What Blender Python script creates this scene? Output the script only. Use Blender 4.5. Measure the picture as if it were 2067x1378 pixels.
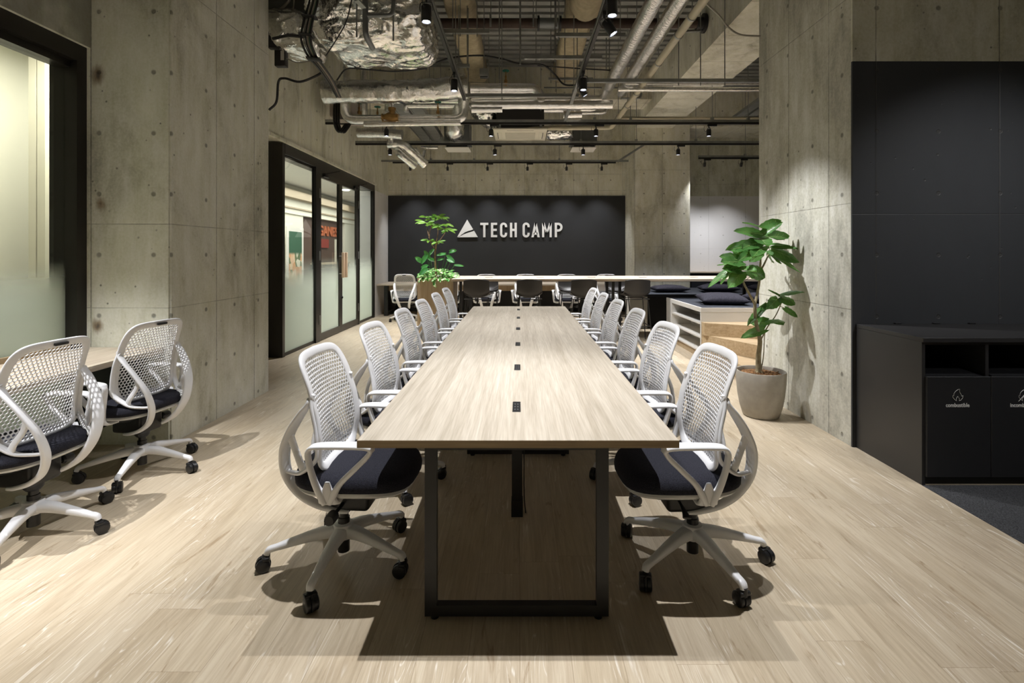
import bpy, bmesh, math, random
from mathutils import Vector, Matrix, noise
from math import pi, sin, cos, radians as R

# ------------------------------------------------------------------ scene, camera, world, exposure
for o in list(bpy.data.objects):
    bpy.data.objects.remove(o, do_unlink=True)
SC = bpy.context.scene
COL = SC.collection
random.seed(7)

EYE = 1.414            # camera height (m)
F = 1033.5             # focal length in pixels of a 2067 wide frame (18 mm on 36 mm)
VX, VY = 1049.0, 511.0 # vanishing point of the room axis in the photograph

cam_data = bpy.data.cameras.new('camera')
cam_data.lens = 18.0
cam_data.sensor_width = 36.0
cam_data.shift_x = -(VX - 1033.5) / 2067.0
cam_data.shift_y = -(689.0 - VY) / 2067.0
cam_data.clip_start = 0.05
cam = bpy.data.objects.new('camera', cam_data)
cam.location = (0, 0, EYE)
cam.rotation_euler = (R(90), 0, 0)
COL.objects.link(cam)
SC.camera = cam

world = bpy.data.worlds.new('world')
SC.world = world
world.use_nodes = True
WB = world.node_tree.nodes['Background']
WB.inputs[0].default_value = (1.0, 0.965, 0.90, 1)
WB.inputs[1].default_value = 0.25

SC.view_settings.view_transform = 'Standard'
SC.view_settings.look = 'None'
SC.view_settings.gamma = 1.0
SC.view_settings.exposure = 0.97
SC.view_settings.use_curve_mapping = False
SC.cycles.use_denoising = True
SC.cycles.max_bounces = 8
SC.cycles.adaptive_threshold = 0.02
SC.cycles.diffuse_bounces = 5
SC.cycles.transparent_max_bounces = 16
SC.cycles.sample_clamp_indirect = 4.0
SC.cycles.caustics_reflective = False
SC.cycles.caustics_refractive = False

LAMP_W = 175.0         # watts of one track spotlight
LAMP_COL = (0.985, 0.985, 1.0)


def at(px, py, d):
    """world point that stands d metres in front of the camera at a pixel of the photograph"""
    return Vector(((px - VX) * d / F, d, EYE - (py - VY) * d / F))


# ------------------------------------------------------------------ node helpers and materials
class NT:
    def __init__(self, name):
        self.m = bpy.data.materials.new(name)
        self.m.use_nodes = True
        self.t = self.m.node_tree
        self.b = self.t.nodes['Principled BSDF']
        self.out = self.t.nodes['Material Output']

    def n(self, typ, **kw):
        nd = self.t.nodes.new(typ)
        for k, v in kw.items():
            setattr(nd, k, v)
        return nd

    def l(self, a, b):
        self.t.links.new(a, b)

    def val(self, sock, v):
        if isinstance(v, (int, float)):
            sock.default_value = v
        elif isinstance(v, tuple):
            sock.default_value = v if len(v) == 4 or sock.type == 'VECTOR' else (*v, 1)
        else:
            self.l(v, sock)

    def math(self, op, a, b=0.0, c=None):
        nd = self.n('ShaderNodeMath', operation=op)
        self.val(nd.inputs[0], a)
        self.val(nd.inputs[1], b)
        if c is not None:
            self.val(nd.inputs[2], c)
        return nd.outputs[0]

    def mix(self, fac, a, b, typ='MIX'):
        nd = self.n('ShaderNodeMix', data_type='RGBA', blend_type=typ)
        self.val(nd.inputs[0], fac)
        self.val(nd.inputs[6], a)
        self.val(nd.inputs[7], b)
        return nd.outputs[2]

    def noise(self, vec, scale, detail=4.0, rough=0.5, dist=0.0):
        nd = self.n('ShaderNodeTexNoise')
        self.l(vec, nd.inputs['Vector'])
        nd.inputs['Scale'].default_value = scale
        nd.inputs['Detail'].default_value = detail
        nd.inputs['Roughness'].default_value = rough
        nd.inputs['Distortion'].default_value = dist
        return nd.outputs[0]

    def ramp(self, fac, stops):
        nd = self.n('ShaderNodeValToRGB')
        self.val(nd.inputs[0], fac)
        el = nd.color_ramp.elements
        while len(el) < len(stops):
            el.new(0.5)
        for e, (p, c) in zip(el, stops):
            e.position = p
            e.color = (*c, 1) if len(c) == 3 else c
        return nd.outputs[0]

    def smooth(self, v, a, b, lo=0.0, hi=1.0):
        nd = self.n('ShaderNodeMapRange', interpolation_type='SMOOTHSTEP')
        self.val(nd.inputs[0], v)
        for i, q in enumerate((a, b, lo, hi)):
            nd.inputs[i + 1].default_value = q
        return nd.outputs[0]

    def coords(self, kind='Object', scale=None):
        tc = self.n('ShaderNodeTexCoord')
        v = tc.outputs[kind]
        if scale:
            mp = self.n('ShaderNodeMapping')
            mp.inputs['Scale'].default_value = scale
            self.l(v, mp.inputs['Vector'])
            v = mp.outputs[0]
        return v

    def pos(self, scale=None):
        g = self.n('ShaderNodeNewGeometry')
        v = g.outputs['Position']
        if scale:
            mp = self.n('ShaderNodeMapping')
            mp.inputs['Scale'].default_value = scale
            self.l(v, mp.inputs['Vector'])
            v = mp.outputs[0]
        return v

    def xyz(self, v):
        s = self.n('ShaderNodeSeparateXYZ')
        self.l(v, s.inputs[0])
        return s.outputs

    def bump(self, h, strength=0.3, dist=0.01):
        nd = self.n('ShaderNodeBump')
        nd.inputs['Strength'].default_value = strength
        nd.inputs['Distance'].default_value = dist
        self.l(h, nd.inputs['Height'])
        self.l(nd.outputs[0], self.b.inputs['Normal'])

    def done(self, color=None, rough=None, metal=None, spec=None):
        for k, v in (('Base Color', color), ('Roughness', rough), ('Metallic', metal), ('Specular IOR Level', spec)):
            if v is not None:
                self.val(self.b.inputs[k], v)
        return self.m


def plain(name, color, rough=0.5, metal=0.0, var=0.06, scale=12.0, bump=0.0, spec=0.5, emit=None):
    """a solid colour with slight procedural variation"""
    k = NT(name)
    v = k.coords()
    nz = k.noise(v, scale, 3)
    dark = tuple(c * (1 - var) for c in color)
    light = tuple(min(1, c * (1 + var)) for c in color)
    c = k.ramp(nz, [(0.3, dark), (0.7, light)])
    k.done(c, rough, metal, spec)
    if bump:
        k.bump(k.noise(v, scale * 8, 2), bump, 0.004)
    if emit:
        k.b.inputs['Emission Color'].default_value = (*emit[0], 1)
        k.b.inputs['Emission Strength'].default_value = emit[1]
    return k.m


def concrete(name, axis, u0, pw, hz, base=(0.30, 0.285, 0.235), hole_u=0.42, hole_off=0.1, paint=None, rust=()):
    """board-formed concrete: form joints, tie holes, stains; 'paint' = (x0, x1, ztop, colour) painted zone"""
    k = NT(name)
    p = k.pos()
    s = k.xyz(p)
    u = s[axis]
    z = s[2]
    sc = [1.6, 1.6, 0.9]
    if axis == 2:
        sc = [1, 1, 1]
    big = k.noise(k.pos(tuple(sc)), 1.1, 6, 0.62, 0.6)
    mid = k.noise(k.pos((3.0, 3.0, 1.1)), 2.2, 8, 0.7, 0.3)
    fine = k.noise(p, 55, 3, 0.6)
    streak = k.noise(k.pos((9, 9, 0.6)), 1.6, 4, 0.6)
    c = k.ramp(big, [(0.28, tuple(b * 0.64 for b in base)), (0.5, base), (0.74, tuple(min(1, b * 1.2) for b in base))])
    c = k.mix(0.68, c, k.ramp(mid, [(0.3, (0.32, 0.31, 0.27)), (0.7, (0.72, 0.71, 0.69))]), 'OVERLAY')
    c = k.mix(0.30, c, k.ramp(streak, [(0.35, (0.3, 0.29, 0.26)), (0.65, (0.62, 0.62, 0.6))]), 'OVERLAY')
    c = k.mix(0.22, c, k.ramp(fine, [(0.35, (0.25, 0.25, 0.25)), (0.65, (0.75, 0.75, 0.75))]), 'OVERLAY')
    for ru, rz, rs in rust:
        q = k.math('SQRT', k.math('ADD', k.math('POWER', k.math('SUBTRACT', u, ru), 2.0), k.math('POWER', k.math('MULTIPLY', k.math('SUBTRACT', z, rz), 0.75), 2.0)))
        q = k.math('ADD', q, k.math('MULTIPLY', k.math('SUBTRACT', mid, 0.5), 0.10))
        c = k.mix(k.smooth(q, rs * 0.25, rs, 0.8, 0.0), c, (0.20, 0.125, 0.055))
        c = k.mix(k.smooth(q, rs * 0.1, rs * 0.4, 0.85, 0.0), c, (0.10, 0.085, 0.07))
    # joints
    fu = k.math('ABSOLUTE', k.math('SUBTRACT', k.math('FRACT', k.math('DIVIDE', k.math('SUBTRACT', u, u0 - 50 * pw), pw)), 0.5))
    wob = k.math('MULTIPLY', k.noise(k.pos((2, 2, 14)), 3.0, 3), 0.004)
    ju = k.smooth(k.math('ADD', k.math('MULTIPLY', k.math('SUBTRACT', 0.5, fu), pw), wob), 0.003, 0.0085, 1.0, 0.0)
    jz = None
    for h in hz:
        q = k.smooth(k.math('ADD', k.math('ABSOLUTE', k.math('SUBTRACT', z, h)), wob), 0.002, 0.007, 0.8, 0.0)
        jz = q if jz is None else k.math('MAXIMUM', jz, q)
    j = ju if jz is None else k.math('MAXIMUM', ju, jz)
    j = k.math('MULTIPLY', j, k.smooth(k.noise(k.pos((1.3, 1.3, 1.3)), 2.0, 2), 0.3, 0.55, 0.35, 0.9))
    # tie holes
    hu = k.math('SUBTRACT', k.math('FRACT', k.math('DIVIDE', k.math('ADD', u, 50 * hole_u - hole_off), hole_u)), 0.5)
    hv = k.math('SUBTRACT', k.math('FRACT', k.math('DIVIDE', k.math('ADD', z, 45 - 0.277), 0.45)), 0.5)
    dist = k.math('SQRT', k.math('ADD', k.math('POWER', k.math('MULTIPLY', hu, hole_u), 2.0), k.math('POWER', k.math('MULTIPLY', hv, 0.45), 2.0)))
    hole = k.smooth(dist, 0.011, 0.017, 1.0, 0.0)
    ring = k.smooth(dist, 0.016, 0.022, 0.55, 0.0)
    # pits
    vor = k.n('ShaderNodeTexVoronoi')
    k.l(p, vor.inputs['Vector'])
    vor.inputs['Scale'].default_value = 11.0
    pit = k.math('MULTIPLY', k.smooth(vor.outputs['Distance'], 0.05, 0.11, 1.0, 0.0), k.smooth(k.noise(p, 2.3, 2), 0.46, 0.60))
    if paint:
        x0, x1, zt, pc, pr = paint
        ins = k.math('MULTIPLY', k.math('LESS_THAN', z, zt), k.math('MULTIPLY', k.math('GREATER_THAN', u, x0), k.math('LESS_THAN', u, x1)))
        soft = k.mix(0.12, pc, c, 'OVERLAY')
        c = k.mix(ins, c, soft)
        amp = k.math('SUBTRACT', 1.0, k.math('MULTIPLY', ins, 0.55))
        k.val(k.b.inputs['Roughness'], k.math('ADD', 0.72, k.math('MULTIPLY', ins, pr - 0.72)))
    else:
        amp = 1.0
        k.b.inputs['Roughness'].default_value = 0.72
    dk = k.math('MAXIMUM', k.math('MULTIPLY', j, 0.72), k.math('MAXIMUM', k.math('MULTIPLY', k.math('MAXIMUM', hole, ring), 0.62), k.math('MULTIPLY', pit, 0.7)))
    dk = k.math('MULTIPLY', dk, amp)
    c = k.mix(dk, c, (0.07, 0.062, 0.048))
    h = k.math('SUBTRACT', k.math('MULTIPLY', fine, 0.12), k.math('ADD', j, k.math('ADD', hole, pit)))
    k.bump(h, 0.5, 0.006)
    k.done(c, None, 0.0, 0.35)
    return k.m


def wood(name, axis, c_dark, c_mid, c_light, rough=0.45, freq=1.0):
    """straight grained veneer, grain along an axis (0, 1 or 2)"""
    k = NT(name)
    a = [34 * freq] * 3
    a[axis] = 1.1 * freq
    b = [7 * freq] * 3
    b[axis] = 0.5 * freq
    f = [160 * freq] * 3
    f[axis] = 5 * freq
    g1 = k.noise(k.pos(tuple(a)), 1.0, 4, 0.6, 0.5)
    g2 = k.noise(k.pos(tuple(b)), 1.0, 3, 0.5, 1.2)
    g3 = k.noise(k.pos(tuple(f)), 1.0, 2, 0.5)
    m = k.math('ADD', k.math('MULTIPLY', g1, 0.72), k.math('MULTIPLY', g2, 0.28))
    c = k.ramp(m, [(0.34, c_dark), (0.5, c_mid), (0.66, c_light)])
    c = k.mix(0.25, c, k.ramp(g3, [(0.35, (0.3, 0.28, 0.25)), (0.65, (0.65, 0.65, 0.65))]), 'OVERLAY')
    k.bump(g3, 0.06, 0.002)
    return k.done(c, rough, 0.0, 0.4)


def floor_wood(name):
    k = NT(name)
    p = k.pos()
    s = k.xyz(p)
    x, y = s[0], s[1]
    PW, PL = 0.18, 1.22
    ix = k.math('FLOOR', k.math('DIVIDE', x, PW))
    wn = k.n('ShaderNodeTexWhiteNoise', noise_dimensions='1D')
    k.l(ix, wn.inputs['W'])
    yo = k.math('ADD', k.math('DIVIDE', y, PL), k.math('MULTIPLY', wn.outputs['Value'], 7.0))
    iy = k.math('FLOOR', yo)
    cb = k.n('ShaderNodeCombineXYZ')
    k.l(ix, cb.inputs[0])
    k.l(iy, cb.inputs[1])
    w2 = k.n('ShaderNodeTexWhiteNoise', noise_dimensions='3D')
    k.l(cb.outputs[0], w2.inputs['Vector'])
    rnd = w2.outputs['Value']
    off = k.n('ShaderNodeVectorMath', operation='SCALE')
    k.l(w2.outputs['Color'], off.inputs[0])
    off.inputs['Scale'].default_value = 13.0
    def pv(sc):
        mp = k.n('ShaderNodeMapping')
        mp.inputs['Scale'].default_value = sc
        k.l(p, mp.inputs['Vector'])
        ad = k.n('ShaderNodeVectorMath', operation='ADD')
        k.l(mp.outputs[0], ad.inputs[0])
        k.l(off.outputs[0], ad.inputs[1])
        return ad.outputs[0]
    # long cathedral grain: rings of a stretched noise field
    field = k.noise(pv((5.5, 0.55, 1)), 1.0, 2, 0.5, 0.8)
    rings = k.math('ABSOLUTE', k.math('SUBTRACT', k.math('FRACT', k.math('MULTIPLY', field, 26.0)), 0.5))
    grain = k.noise(pv((85, 3.2, 1)), 1.0, 4, 0.65, 0.5)
    soft = k.noise(pv((6, 1.1, 1)), 1.0, 5, 0.62, 1.6)
    c = k.ramp(soft, [(0.25, (0.385, 0.305, 0.205)), (0.5, (0.485, 0.40, 0.285)), (0.75, (0.55, 0.468, 0.345))])
    c = k.mix(k.math('MULTIPLY', k.math('SUBTRACT', rnd, 0.0), 0.30), c, (0.62, 0.545, 0.435))
    c = k.mix(0.27, c, k.ramp(grain, [(0.36, (0.28, 0.25, 0.21)), (0.62, (0.63, 0.63, 0.62))]), 'OVERLAY')
    lime = k.math('MULTIPLY', k.smooth(rings, 0.36, 0.5), k.smooth(k.noise(pv((4, 1.2, 1)), 1.4, 2), 0.46, 0.62))
    lime = k.math('MULTIPLY', lime, k.smooth(grain, 0.42, 0.6))
    c = k.mix(k.math('MULTIPLY', lime, 0.6), c, (0.82, 0.78, 0.70))
    knot = k.math('MULTIPLY', k.smooth(k.noise(pv((15, 2.6, 1)), 1.0, 5, 0.68, 1.2), 0.58, 0.72), 0.62)
    c = k.mix(knot, c, (0.25, 0.165, 0.085))
    # board gaps
    fx = k.math('ABSOLUTE', k.math('SUBTRACT', k.math('FRACT', k.math('DIVIDE', x, PW)), 0.5))
    fy = k.math('ABSOLUTE', k.math('SUBTRACT', k.math('FRACT', yo), 0.5))
    gx = k.smooth(k.math('MULTIPLY', k.math('SUBTRACT', 0.5, fx), PW), 0.0005, 0.002, 1, 0)
    gy = k.smooth(k.math('MULTIPLY', k.math('SUBTRACT', 0.5, fy), PL), 0.0005, 0.002, 1, 0)
    gap = k.math('MAXIMUM', gx, gy)
    c = k.mix(k.math('MULTIPLY', gap, 0.38), c, (0.20, 0.14, 0.08))
    k.bump(k.math('SUBTRACT', k.math('MULTIPLY', grain, 0.25), gap), 0.12, 0.002)
    return k.done(c, k.smooth(grain, 0.3, 0.7, 0.36, 0.5), 0.0, 0.42)


def foil(name, scale=9.0, strength=1.0, rough=0.17, tint=(0.80, 0.79, 0.755), dist=0.09):
    k = NT(name)
    v = k.pos()
    n1 = k.noise(v, scale, 5, 0.6, 1.6)
    vo = k.n('ShaderNodeTexVoronoi', feature='SMOOTH_F1')
    k.l(v, vo.inputs['Vector'])
    vo.inputs['Scale'].default_value = scale * 2.2
    n3 = k.noise(v, scale * 6, 3, 0.6, 0.8)
    h = k.math('ADD', n1, k.math('ADD', k.math('MULTIPLY', vo.outputs['Distance'], 0.5), k.math('MULTIPLY', n3, 0.35)))
    k.bump(h, strength, dist)
    c = k.ramp(n3, [(0.35, tuple(t * 0.85 for t in tint)), (0.65, tuple(min(1, t * 1.15) for t in tint))])
    return k.done(c, rough, 1.0)


def glass_film(name, z0, z1, tint=(0.93, 0.96, 0.93), frost=(0.74, 0.80, 0.74), full=0.93):
    """clear pane with a frosted film fading out between heights z0 (full) and z1 (none)"""
    k = NT(name)
    z = k.xyz(k.pos())[2]
    amt = k.smooth(z, z0, z1, full, 0.0)
    tr = k.n('ShaderNodeBsdfTransparent')
    tr.inputs[0].default_value = (*tint, 1)
    gl = k.n('ShaderNodeBsdfGlossy')
    gl.inputs['Roughness'].default_value = 0.02
    fr = k.n('ShaderNodeFresnel')
    fr.inputs[0].default_value = 1.5
    clear = k.n('ShaderNodeMixShader')
    geo = k.n('ShaderNodeNewGeometry')
    k.l(k.math('MULTIPLY', fr.outputs[0], k.math('SUBTRACT', 1.0, geo.outputs['Backfacing'])), clear.inputs[0])
    k.l(tr.outputs[0], clear.inputs[1])
    k.l(gl.outputs[0], clear.inputs[2])
    df = k.n('ShaderNodeBsdfDiffuse')
    df.inputs[0].default_value = (*frost, 1)
    tl = k.n('ShaderNodeBsdfTranslucent')
    tl.inputs[0].default_value = (*frost, 1)
    ms = k.n('ShaderNodeMixShader')
    ms.inputs[0].default_value = 0.62
    k.l(df.outputs[0], ms.inputs[1])
    k.l(tl.outputs[0], ms.inputs[2])
    fin = k.n('ShaderNodeMixShader')
    k.l(amt, fin.inputs[0])
    k.l(clear.outputs[0], fin.inputs[1])
    k.l(ms.outputs[0], fin.inputs[2])
    k.l(fin.outputs[0], k.out.inputs['Surface'])
    return k.m


def leaf_mat(name, dark, light, vein=None, trans=0.25):
    k = NT(name)
    v = k.coords()
    n = k.noise(v, 6, 3)
    c = k.ramp(n, [(0.35, dark), (0.65, light)])
    if vein:
        n2 = k.noise(v, 22, 3, 0.6)
        c = k.mix(k.smooth(n2, 0.5, 0.58), c, vein)
    k.done(c, 0.36, 0.0, 0.5)
    tl = k.n('ShaderNodeBsdfTranslucent')
    k.l(k.mix(0.5, c, (0.3, 0.6, 0.08)), tl.inputs[0])
    ms = k.n('ShaderNodeMixShader')
    ms.inputs[0].default_value = trans
    k.l(k.b.outputs[0], ms.inputs[1])
    k.l(tl.outputs[0], ms.inputs[2])
    k.l(ms.outputs[0], k.out.inputs['Surface'])
    return k.m


def fabric(name, a, b, scale=260):
    k = NT(name)
    v = k.coords()
    ck = k.noise(v, scale, 2, 0.5)
    c = k.ramp(ck, [(0.35, a), (0.65, b)])
    k.bump(ck, 0.35, 0.002)
    return k.done(c, 0.9, 0.0, 0.25)


M = {}
M['floor'] = floor_wood('oak_plank_floor')
M['carpet'] = fabric('charcoal_carpet', (0.018, 0.0185, 0.020), (0.085, 0.086, 0.090), 260)
CB = (0.70, 0.70, 0.63)
M['conc_colL'] = concrete('concrete_column_side', 1, 4.364, 0.62, (3.45, 1.63, 1.01), CB, 0.42, 0.23)
M['conc_front'] = concrete('concrete_column_front', 0, -3.17, 0.60, (1.63, 1.01), (0.68, 0.69, 0.61), 0.404, -2.10, None, ((-3.117, 2.73, 0.075), (-3.095, 1.78, 0.06), (-3.117, 0.875, 0.06)))
M['conc_back'] = concrete('concrete_back_wall', 0, 0.12, 0.60, (3.35, 2.95), (0.72, 0.70, 0.61), 0.45, 0.2)
M['conc_backcol'] = concrete('concrete_back_column', 0, 3.2, 0.62, (3.28, 1.56), (0.72, 0.705, 0.62), 0.45, 0.31)
M['conc_bay'] = concrete('concrete_white_painted_bay', 0, 0.12, 0.90, (3.1, 1.52), (0.64, 0.64, 0.56), 0.55, 0.3, (3.9, 20, 2.81, (0.80, 0.79, 0.80), 0.55))
M['conc_left'] = concrete('concrete_left_wall', 1, 0.2, 0.45, (), (0.74, 0.735, 0.65), 0.55, 0.1)
M['conc_ret'] = concrete('concrete_white_return', 1, 0.2, 0.6, (), (0.72, 0.715, 0.63), 0.5, 0.1, (0, 20, 2.81, (0.78, 0.77, 0.77), 0.55))
M['conc_colR'] = concrete('concrete_right_column', 1, 4.02, 0.60, (3.3, 1.78, 1.0), (0.56, 0.555, 0.505), 0.39, 0.15)
M['conc_black'] = concrete('concrete_black_painted', 0, 2.60, 0.90, (3.4, 1.7), (0.66, 0.655, 0.58), 0.45, 0.13, (2.30, 20, 2.814, (0.040, 0.042, 0.046), 0.5))
M['conc_beam'] = concrete('concrete_beam', 1, 0.3, 0.9, (), (0.74, 0.735, 0.66), 0.9, 0.1)
M['deck'] = plain('galvanised_deck', (0.34, 0.345, 0.33), 0.5, 0.5, 0.2, 3)
M['board'] = plain('black_panel', (0.022, 0.023, 0.025), 0.42, 0, 0.1, 1.5, 0.05)
M['black'] = plain('black_metal', (0.013, 0.0125, 0.012), 0.45, 0.0, 0.15, 20)
M['blackframe'] = plain('black_window_frame', (0.018, 0.016, 0.013), 0.35, 0.2, 0.1, 6)
M['bronze'] = plain('dark_bronze_door_frame', (0.050, 0.045, 0.038), 0.35, 0.4, 0.1, 6)
M['cab'] = plain('black_cabinet', (0.026, 0.025, 0.025), 0.38, 0.0, 0.06, 4)
M['cabdoor'] = plain('black_cabinet_door', (0.018, 0.018, 0.0195), 0.45, 0.0, 0.06, 4)
M['white'] = plain('white_plastic', (0.80, 0.80, 0.815), 0.38, 0, 0.02, 10)
M['mesh'] = plain('white_mesh_plastic', (0.79, 0.79, 0.81), 0.42, 0, 0.02, 10)
M['offwhite'] = plain('pale_grey_plastic', (0.60, 0.60, 0.59), 0.4, 0, 0.02, 10)
M['seat'] = fabric('navy_seat_fabric', (0.008, 0.008, 0.0125), (0.024, 0.0245, 0.035), 300)
M['plastic'] = plain('black_plastic', (0.014, 0.014, 0.015), 0.38, 0, 0.1, 20)
M['stool'] = plain('brown_black_plastic', (0.030, 0.027, 0.0255), 0.42, 0, 0.05, 10)
M['table'] = wood('pale_oak_tabletop', 1, (0.36, 0.312, 0.245), (0.435, 0.384, 0.312), (0.51, 0.458, 0.382))
M['tedge'] = wood('oak_edge', 0, (0.27, 0.195, 0.11), (0.33, 0.245, 0.145), (0.38, 0.29, 0.18), 0.5)
M['bar'] = wood('pale_oak_bar', 0, (0.52, 0.43, 0.33), (0.60, 0.51, 0.40), (0.68, 0.59, 0.48))
M['oakv'] = wood('oak_veneer_upright', 2, (0.37, 0.27, 0.16), (0.45, 0.34, 0.215), (0.52, 0.41, 0.27), 0.5)
M['step'] = wood('oak_step', 0, (0.42, 0.30, 0.17), (0.52, 0.39, 0.24), (0.60, 0.47, 0.31), 0.45)
M['shelf'] = plain('white_melamine', (0.66, 0.64, 0.60), 0.5, 0, 0.02, 5)
M['darkcarpet'] = fabric('dark_blue_bench_carpet', (0.020, 0.023, 0.030), (0.055, 0.06, 0.075), 350)
M['velvet'] = fabric('dark_velvet', (0.020, 0.019, 0.027), (0.038, 0.036, 0.05), 60)
M['pot'] = plain('stone_grey_pot', (0.36, 0.33, 0.28), 0.7, 0, 0.08, 18, 0.2)
M['soil'] = fabric('coir_mulch', (0.10, 0.045, 0.016), (0.32, 0.17, 0.075), 70)
M['bark'] = plain('pale_bark', (0.30, 0.25, 0.15), 0.8, 0, 0.25, 30, 0.4)
M['bark2'] = plain('brown_bark', (0.26, 0.16, 0.08), 0.8, 0, 0.25, 30, 0.4)
M['leaf'] = leaf_mat('fig_leaf', (0.042, 0.135, 0.030), (0.11, 0.27, 0.07))
M['vein'] = plain('leaf_vein', (0.24, 0.38, 0.12), 0.5, 0, 0.05, 20)
M['leaf2'] = leaf_mat('bright_leaf', (0.10, 0.27, 0.03), (0.24, 0.42, 0.07), None, 0.3)
M['leaf3'] = leaf_mat('deep_leaf', (0.02, 0.12, 0.03), (0.06, 0.26, 0.06))
M['leaf4'] = leaf_mat('variegated_leaf', (0.06, 0.28, 0.05), (0.14, 0.42, 0.08), (0.78, 0.82, 0.50))
M['foil'] = foil('aluminium_foil_wrap', 6, 0.35, 0.10, (0.92, 0.91, 0.88), 0.03)
M['foilbig'] = foil('crumpled_foil_duct', 5.0, 0.3, 0.09, (0.92, 0.905, 0.87), 0.03)
M['foilpipe'] = foil('foil_pipe_lagging', 15, 0.45, 0.12, (0.92, 0.91, 0.89), 0.012)
M['galv'] = plain('galvanised_steel', (0.33, 0.34, 0.33), 0.42, 0.85, 0.15, 8)
M['galvdark'] = plain('dull_sheet_steel', (0.20, 0.21, 0.215), 0.45, 0.7, 0.1, 4)
M['beige'] = plain('beige_pvc', (0.47, 0.43, 0.32), 0.45, 0, 0.04, 8)
M['tan'] = plain('sprayed_fireproofing', (0.42, 0.36, 0.245), 0.95, 0, 0.14, 14, 0.6)
M['rust'] = plain('red_oxide_steel', (0.060, 0.037, 0.028), 0.7, 0, 0.25, 6)
M['cream'] = plain('cream_panel', (0.66, 0.63, 0.53), 0.45, 0, 0.02, 5)
M['brass'] = plain('brass_valve', (0.42, 0.25, 0.09), 0.45, 0.7, 0.15, 15)
M['green'] = plain('green_handwheel', (0.01, 0.16, 0.11), 0.5, 0, 0.1, 10)
M['pink'] = plain('grey_pink_casing', (0.36, 0.32, 0.285), 0.5, 0, 0.03, 5)
M['cable'] = plain('black_cable', (0.012, 0.012, 0.012), 0.5, 0, 0.1, 10)
M['greycable'] = plain('grey_cable', (0.28, 0.26, 0.22), 0.5, 0, 0.1, 10)
M['redc'] = plain('red_cable', (0.32, 0.12, 0.09), 0.5, 0, 0.1, 10)
M['tealc'] = plain('green_cable', (0.05, 0.20, 0.13), 0.5, 0, 0.1, 10)
M['lens'] = plain('lit_lens', (0.9, 0.9, 0.9), 0.3, 0, 0.01, 5, 0, 0.5, ((0.93, 0.95, 1.0), 22.0))
M['lensrim'] = plain('lens_ring', (0.45, 0.47, 0.55), 0.25, 0.6, 0.03, 5)
M['sign'] = plain('white_sign_letter', (0.68, 0.67, 0.64), 0.45, 0, 0.02, 5)
M['print'] = plain('white_print', (0.72, 0.72, 0.70), 0.6, 0, 0.02, 5)
M['glass1'] = glass_film('frosted_window_glass', 1.02, 1.38, (0.94, 0.96, 0.92))
M['glass2'] = glass_film('frosted_door_glass', 0.78, 1.38, (0.86, 0.89, 0.86))
M['handle'] = wood('oak_handle', 2, (0.50, 0.34, 0.22), (0.60, 0.44, 0.30), (0.66, 0.50, 0.36))
M['creamwall'] = plain('cream_painted_wall', (0.72, 0.70, 0.60), 0.7, 0, 0.015, 2)
M['hallfloor'] = plain('pale_hall_floor', (0.46, 0.45, 0.42), 0.35, 0, 0.05, 2)
M['hallceil'] = plain('hall_ceiling', (0.62, 0.61, 0.57), 0.8, 0, 0.02, 2)
M['brown'] = plain('brown_shopfront', (0.085, 0.050, 0.036), 0.5, 0, 0.1, 3)
M['tanpanel'] = plain('tan_bulkhead', (0.36, 0.29, 0.20), 0.6, 0, 0.05, 2)
M['grey'] = plain('dark_grey_hall_panel', (0.10, 0.105, 0.10), 0.4, 0, 0.05, 2)
M['orange'] = plain('orange_letters', (0.42, 0.12, 0.05), 0.5, 0, 0.03, 5)
M['red'] = plain('red_sign', (0.22, 0.03, 0.02), 0.5, 0, 0.03, 5)
M['downlight'] = plain('hall_downlight', (0.9, 0.9, 0.9), 0.4, 0, 0.01, 5, 0, 0.5, ((1, 0.97, 0.9), 14.0))
M['led'] = plain('yellow_indicator', (0.9, 0.8, 0.1), 0.4, 0, 0.01, 5, 0, 0.5, ((1, 0.85, 0.05), 2.0))
def _poster():
    k = NT('poster_print')
    v = k.pos((3, 5, 5))
    vo = k.n('ShaderNodeTexVoronoi')
    k.l(v, vo.inputs['Vector'])
    vo.inputs['Scale'].default_value = 1.2
    c = k.ramp(k.xyz(vo.outputs['Color'])[0], [(0.15, (0.70, 0.62, 0.45)), (0.4, (0.55, 0.25, 0.10)), (0.6, (0.78, 0.74, 0.62)), (0.85, (0.12, 0.16, 0.08))])
    z = k.xyz(k.pos())[2]
    c = k.mix(k.smooth(z, 1.35, 1.45), c, (0.03, 0.10, 0.055))
    return k.done(c, 0.5)
M['poster'] = _poster()


# ------------------------------------------------------------------ mesh builder
def catmull(pts, n=6, closed=False):
    P = [Vector(p) for p in pts]
    out = []
    m = len(P)
    rng = m if closed else m - 1
    for i in range(rng):
        p0 = P[(i - 1) % m] if closed or i > 0 else P[0] * 2 - P[1]
        p1, p2 = P[i], P[(i + 1) % m]
        p3 = P[(i + 2) % m] if closed or i + 2 < m else P[-1] * 2 - P[-2]
        for k in range(n):
            t = k / n
            out.append(0.5 * ((2 * p1) + (p2 - p0) * t + (2 * p0 - 5 * p1 + 4 * p2 - p3) * t * t + (3 * p1 - p0 - 3 * p2 + p3) * t ** 3))
    if not closed:
        out.append(P[-1])
    return out


def lerp_list(vals, n):
    out = []
    for i in range(n):
        t = i / max(1, n - 1) * (len(vals) - 1)
        a = min(int(t), len(vals) - 2) if len(vals) > 1 else 0
        b = min(a + 1, len(vals) - 1)
        out.append(vals[a] + (vals[b] - vals[a]) * (t - a))
    return out


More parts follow.
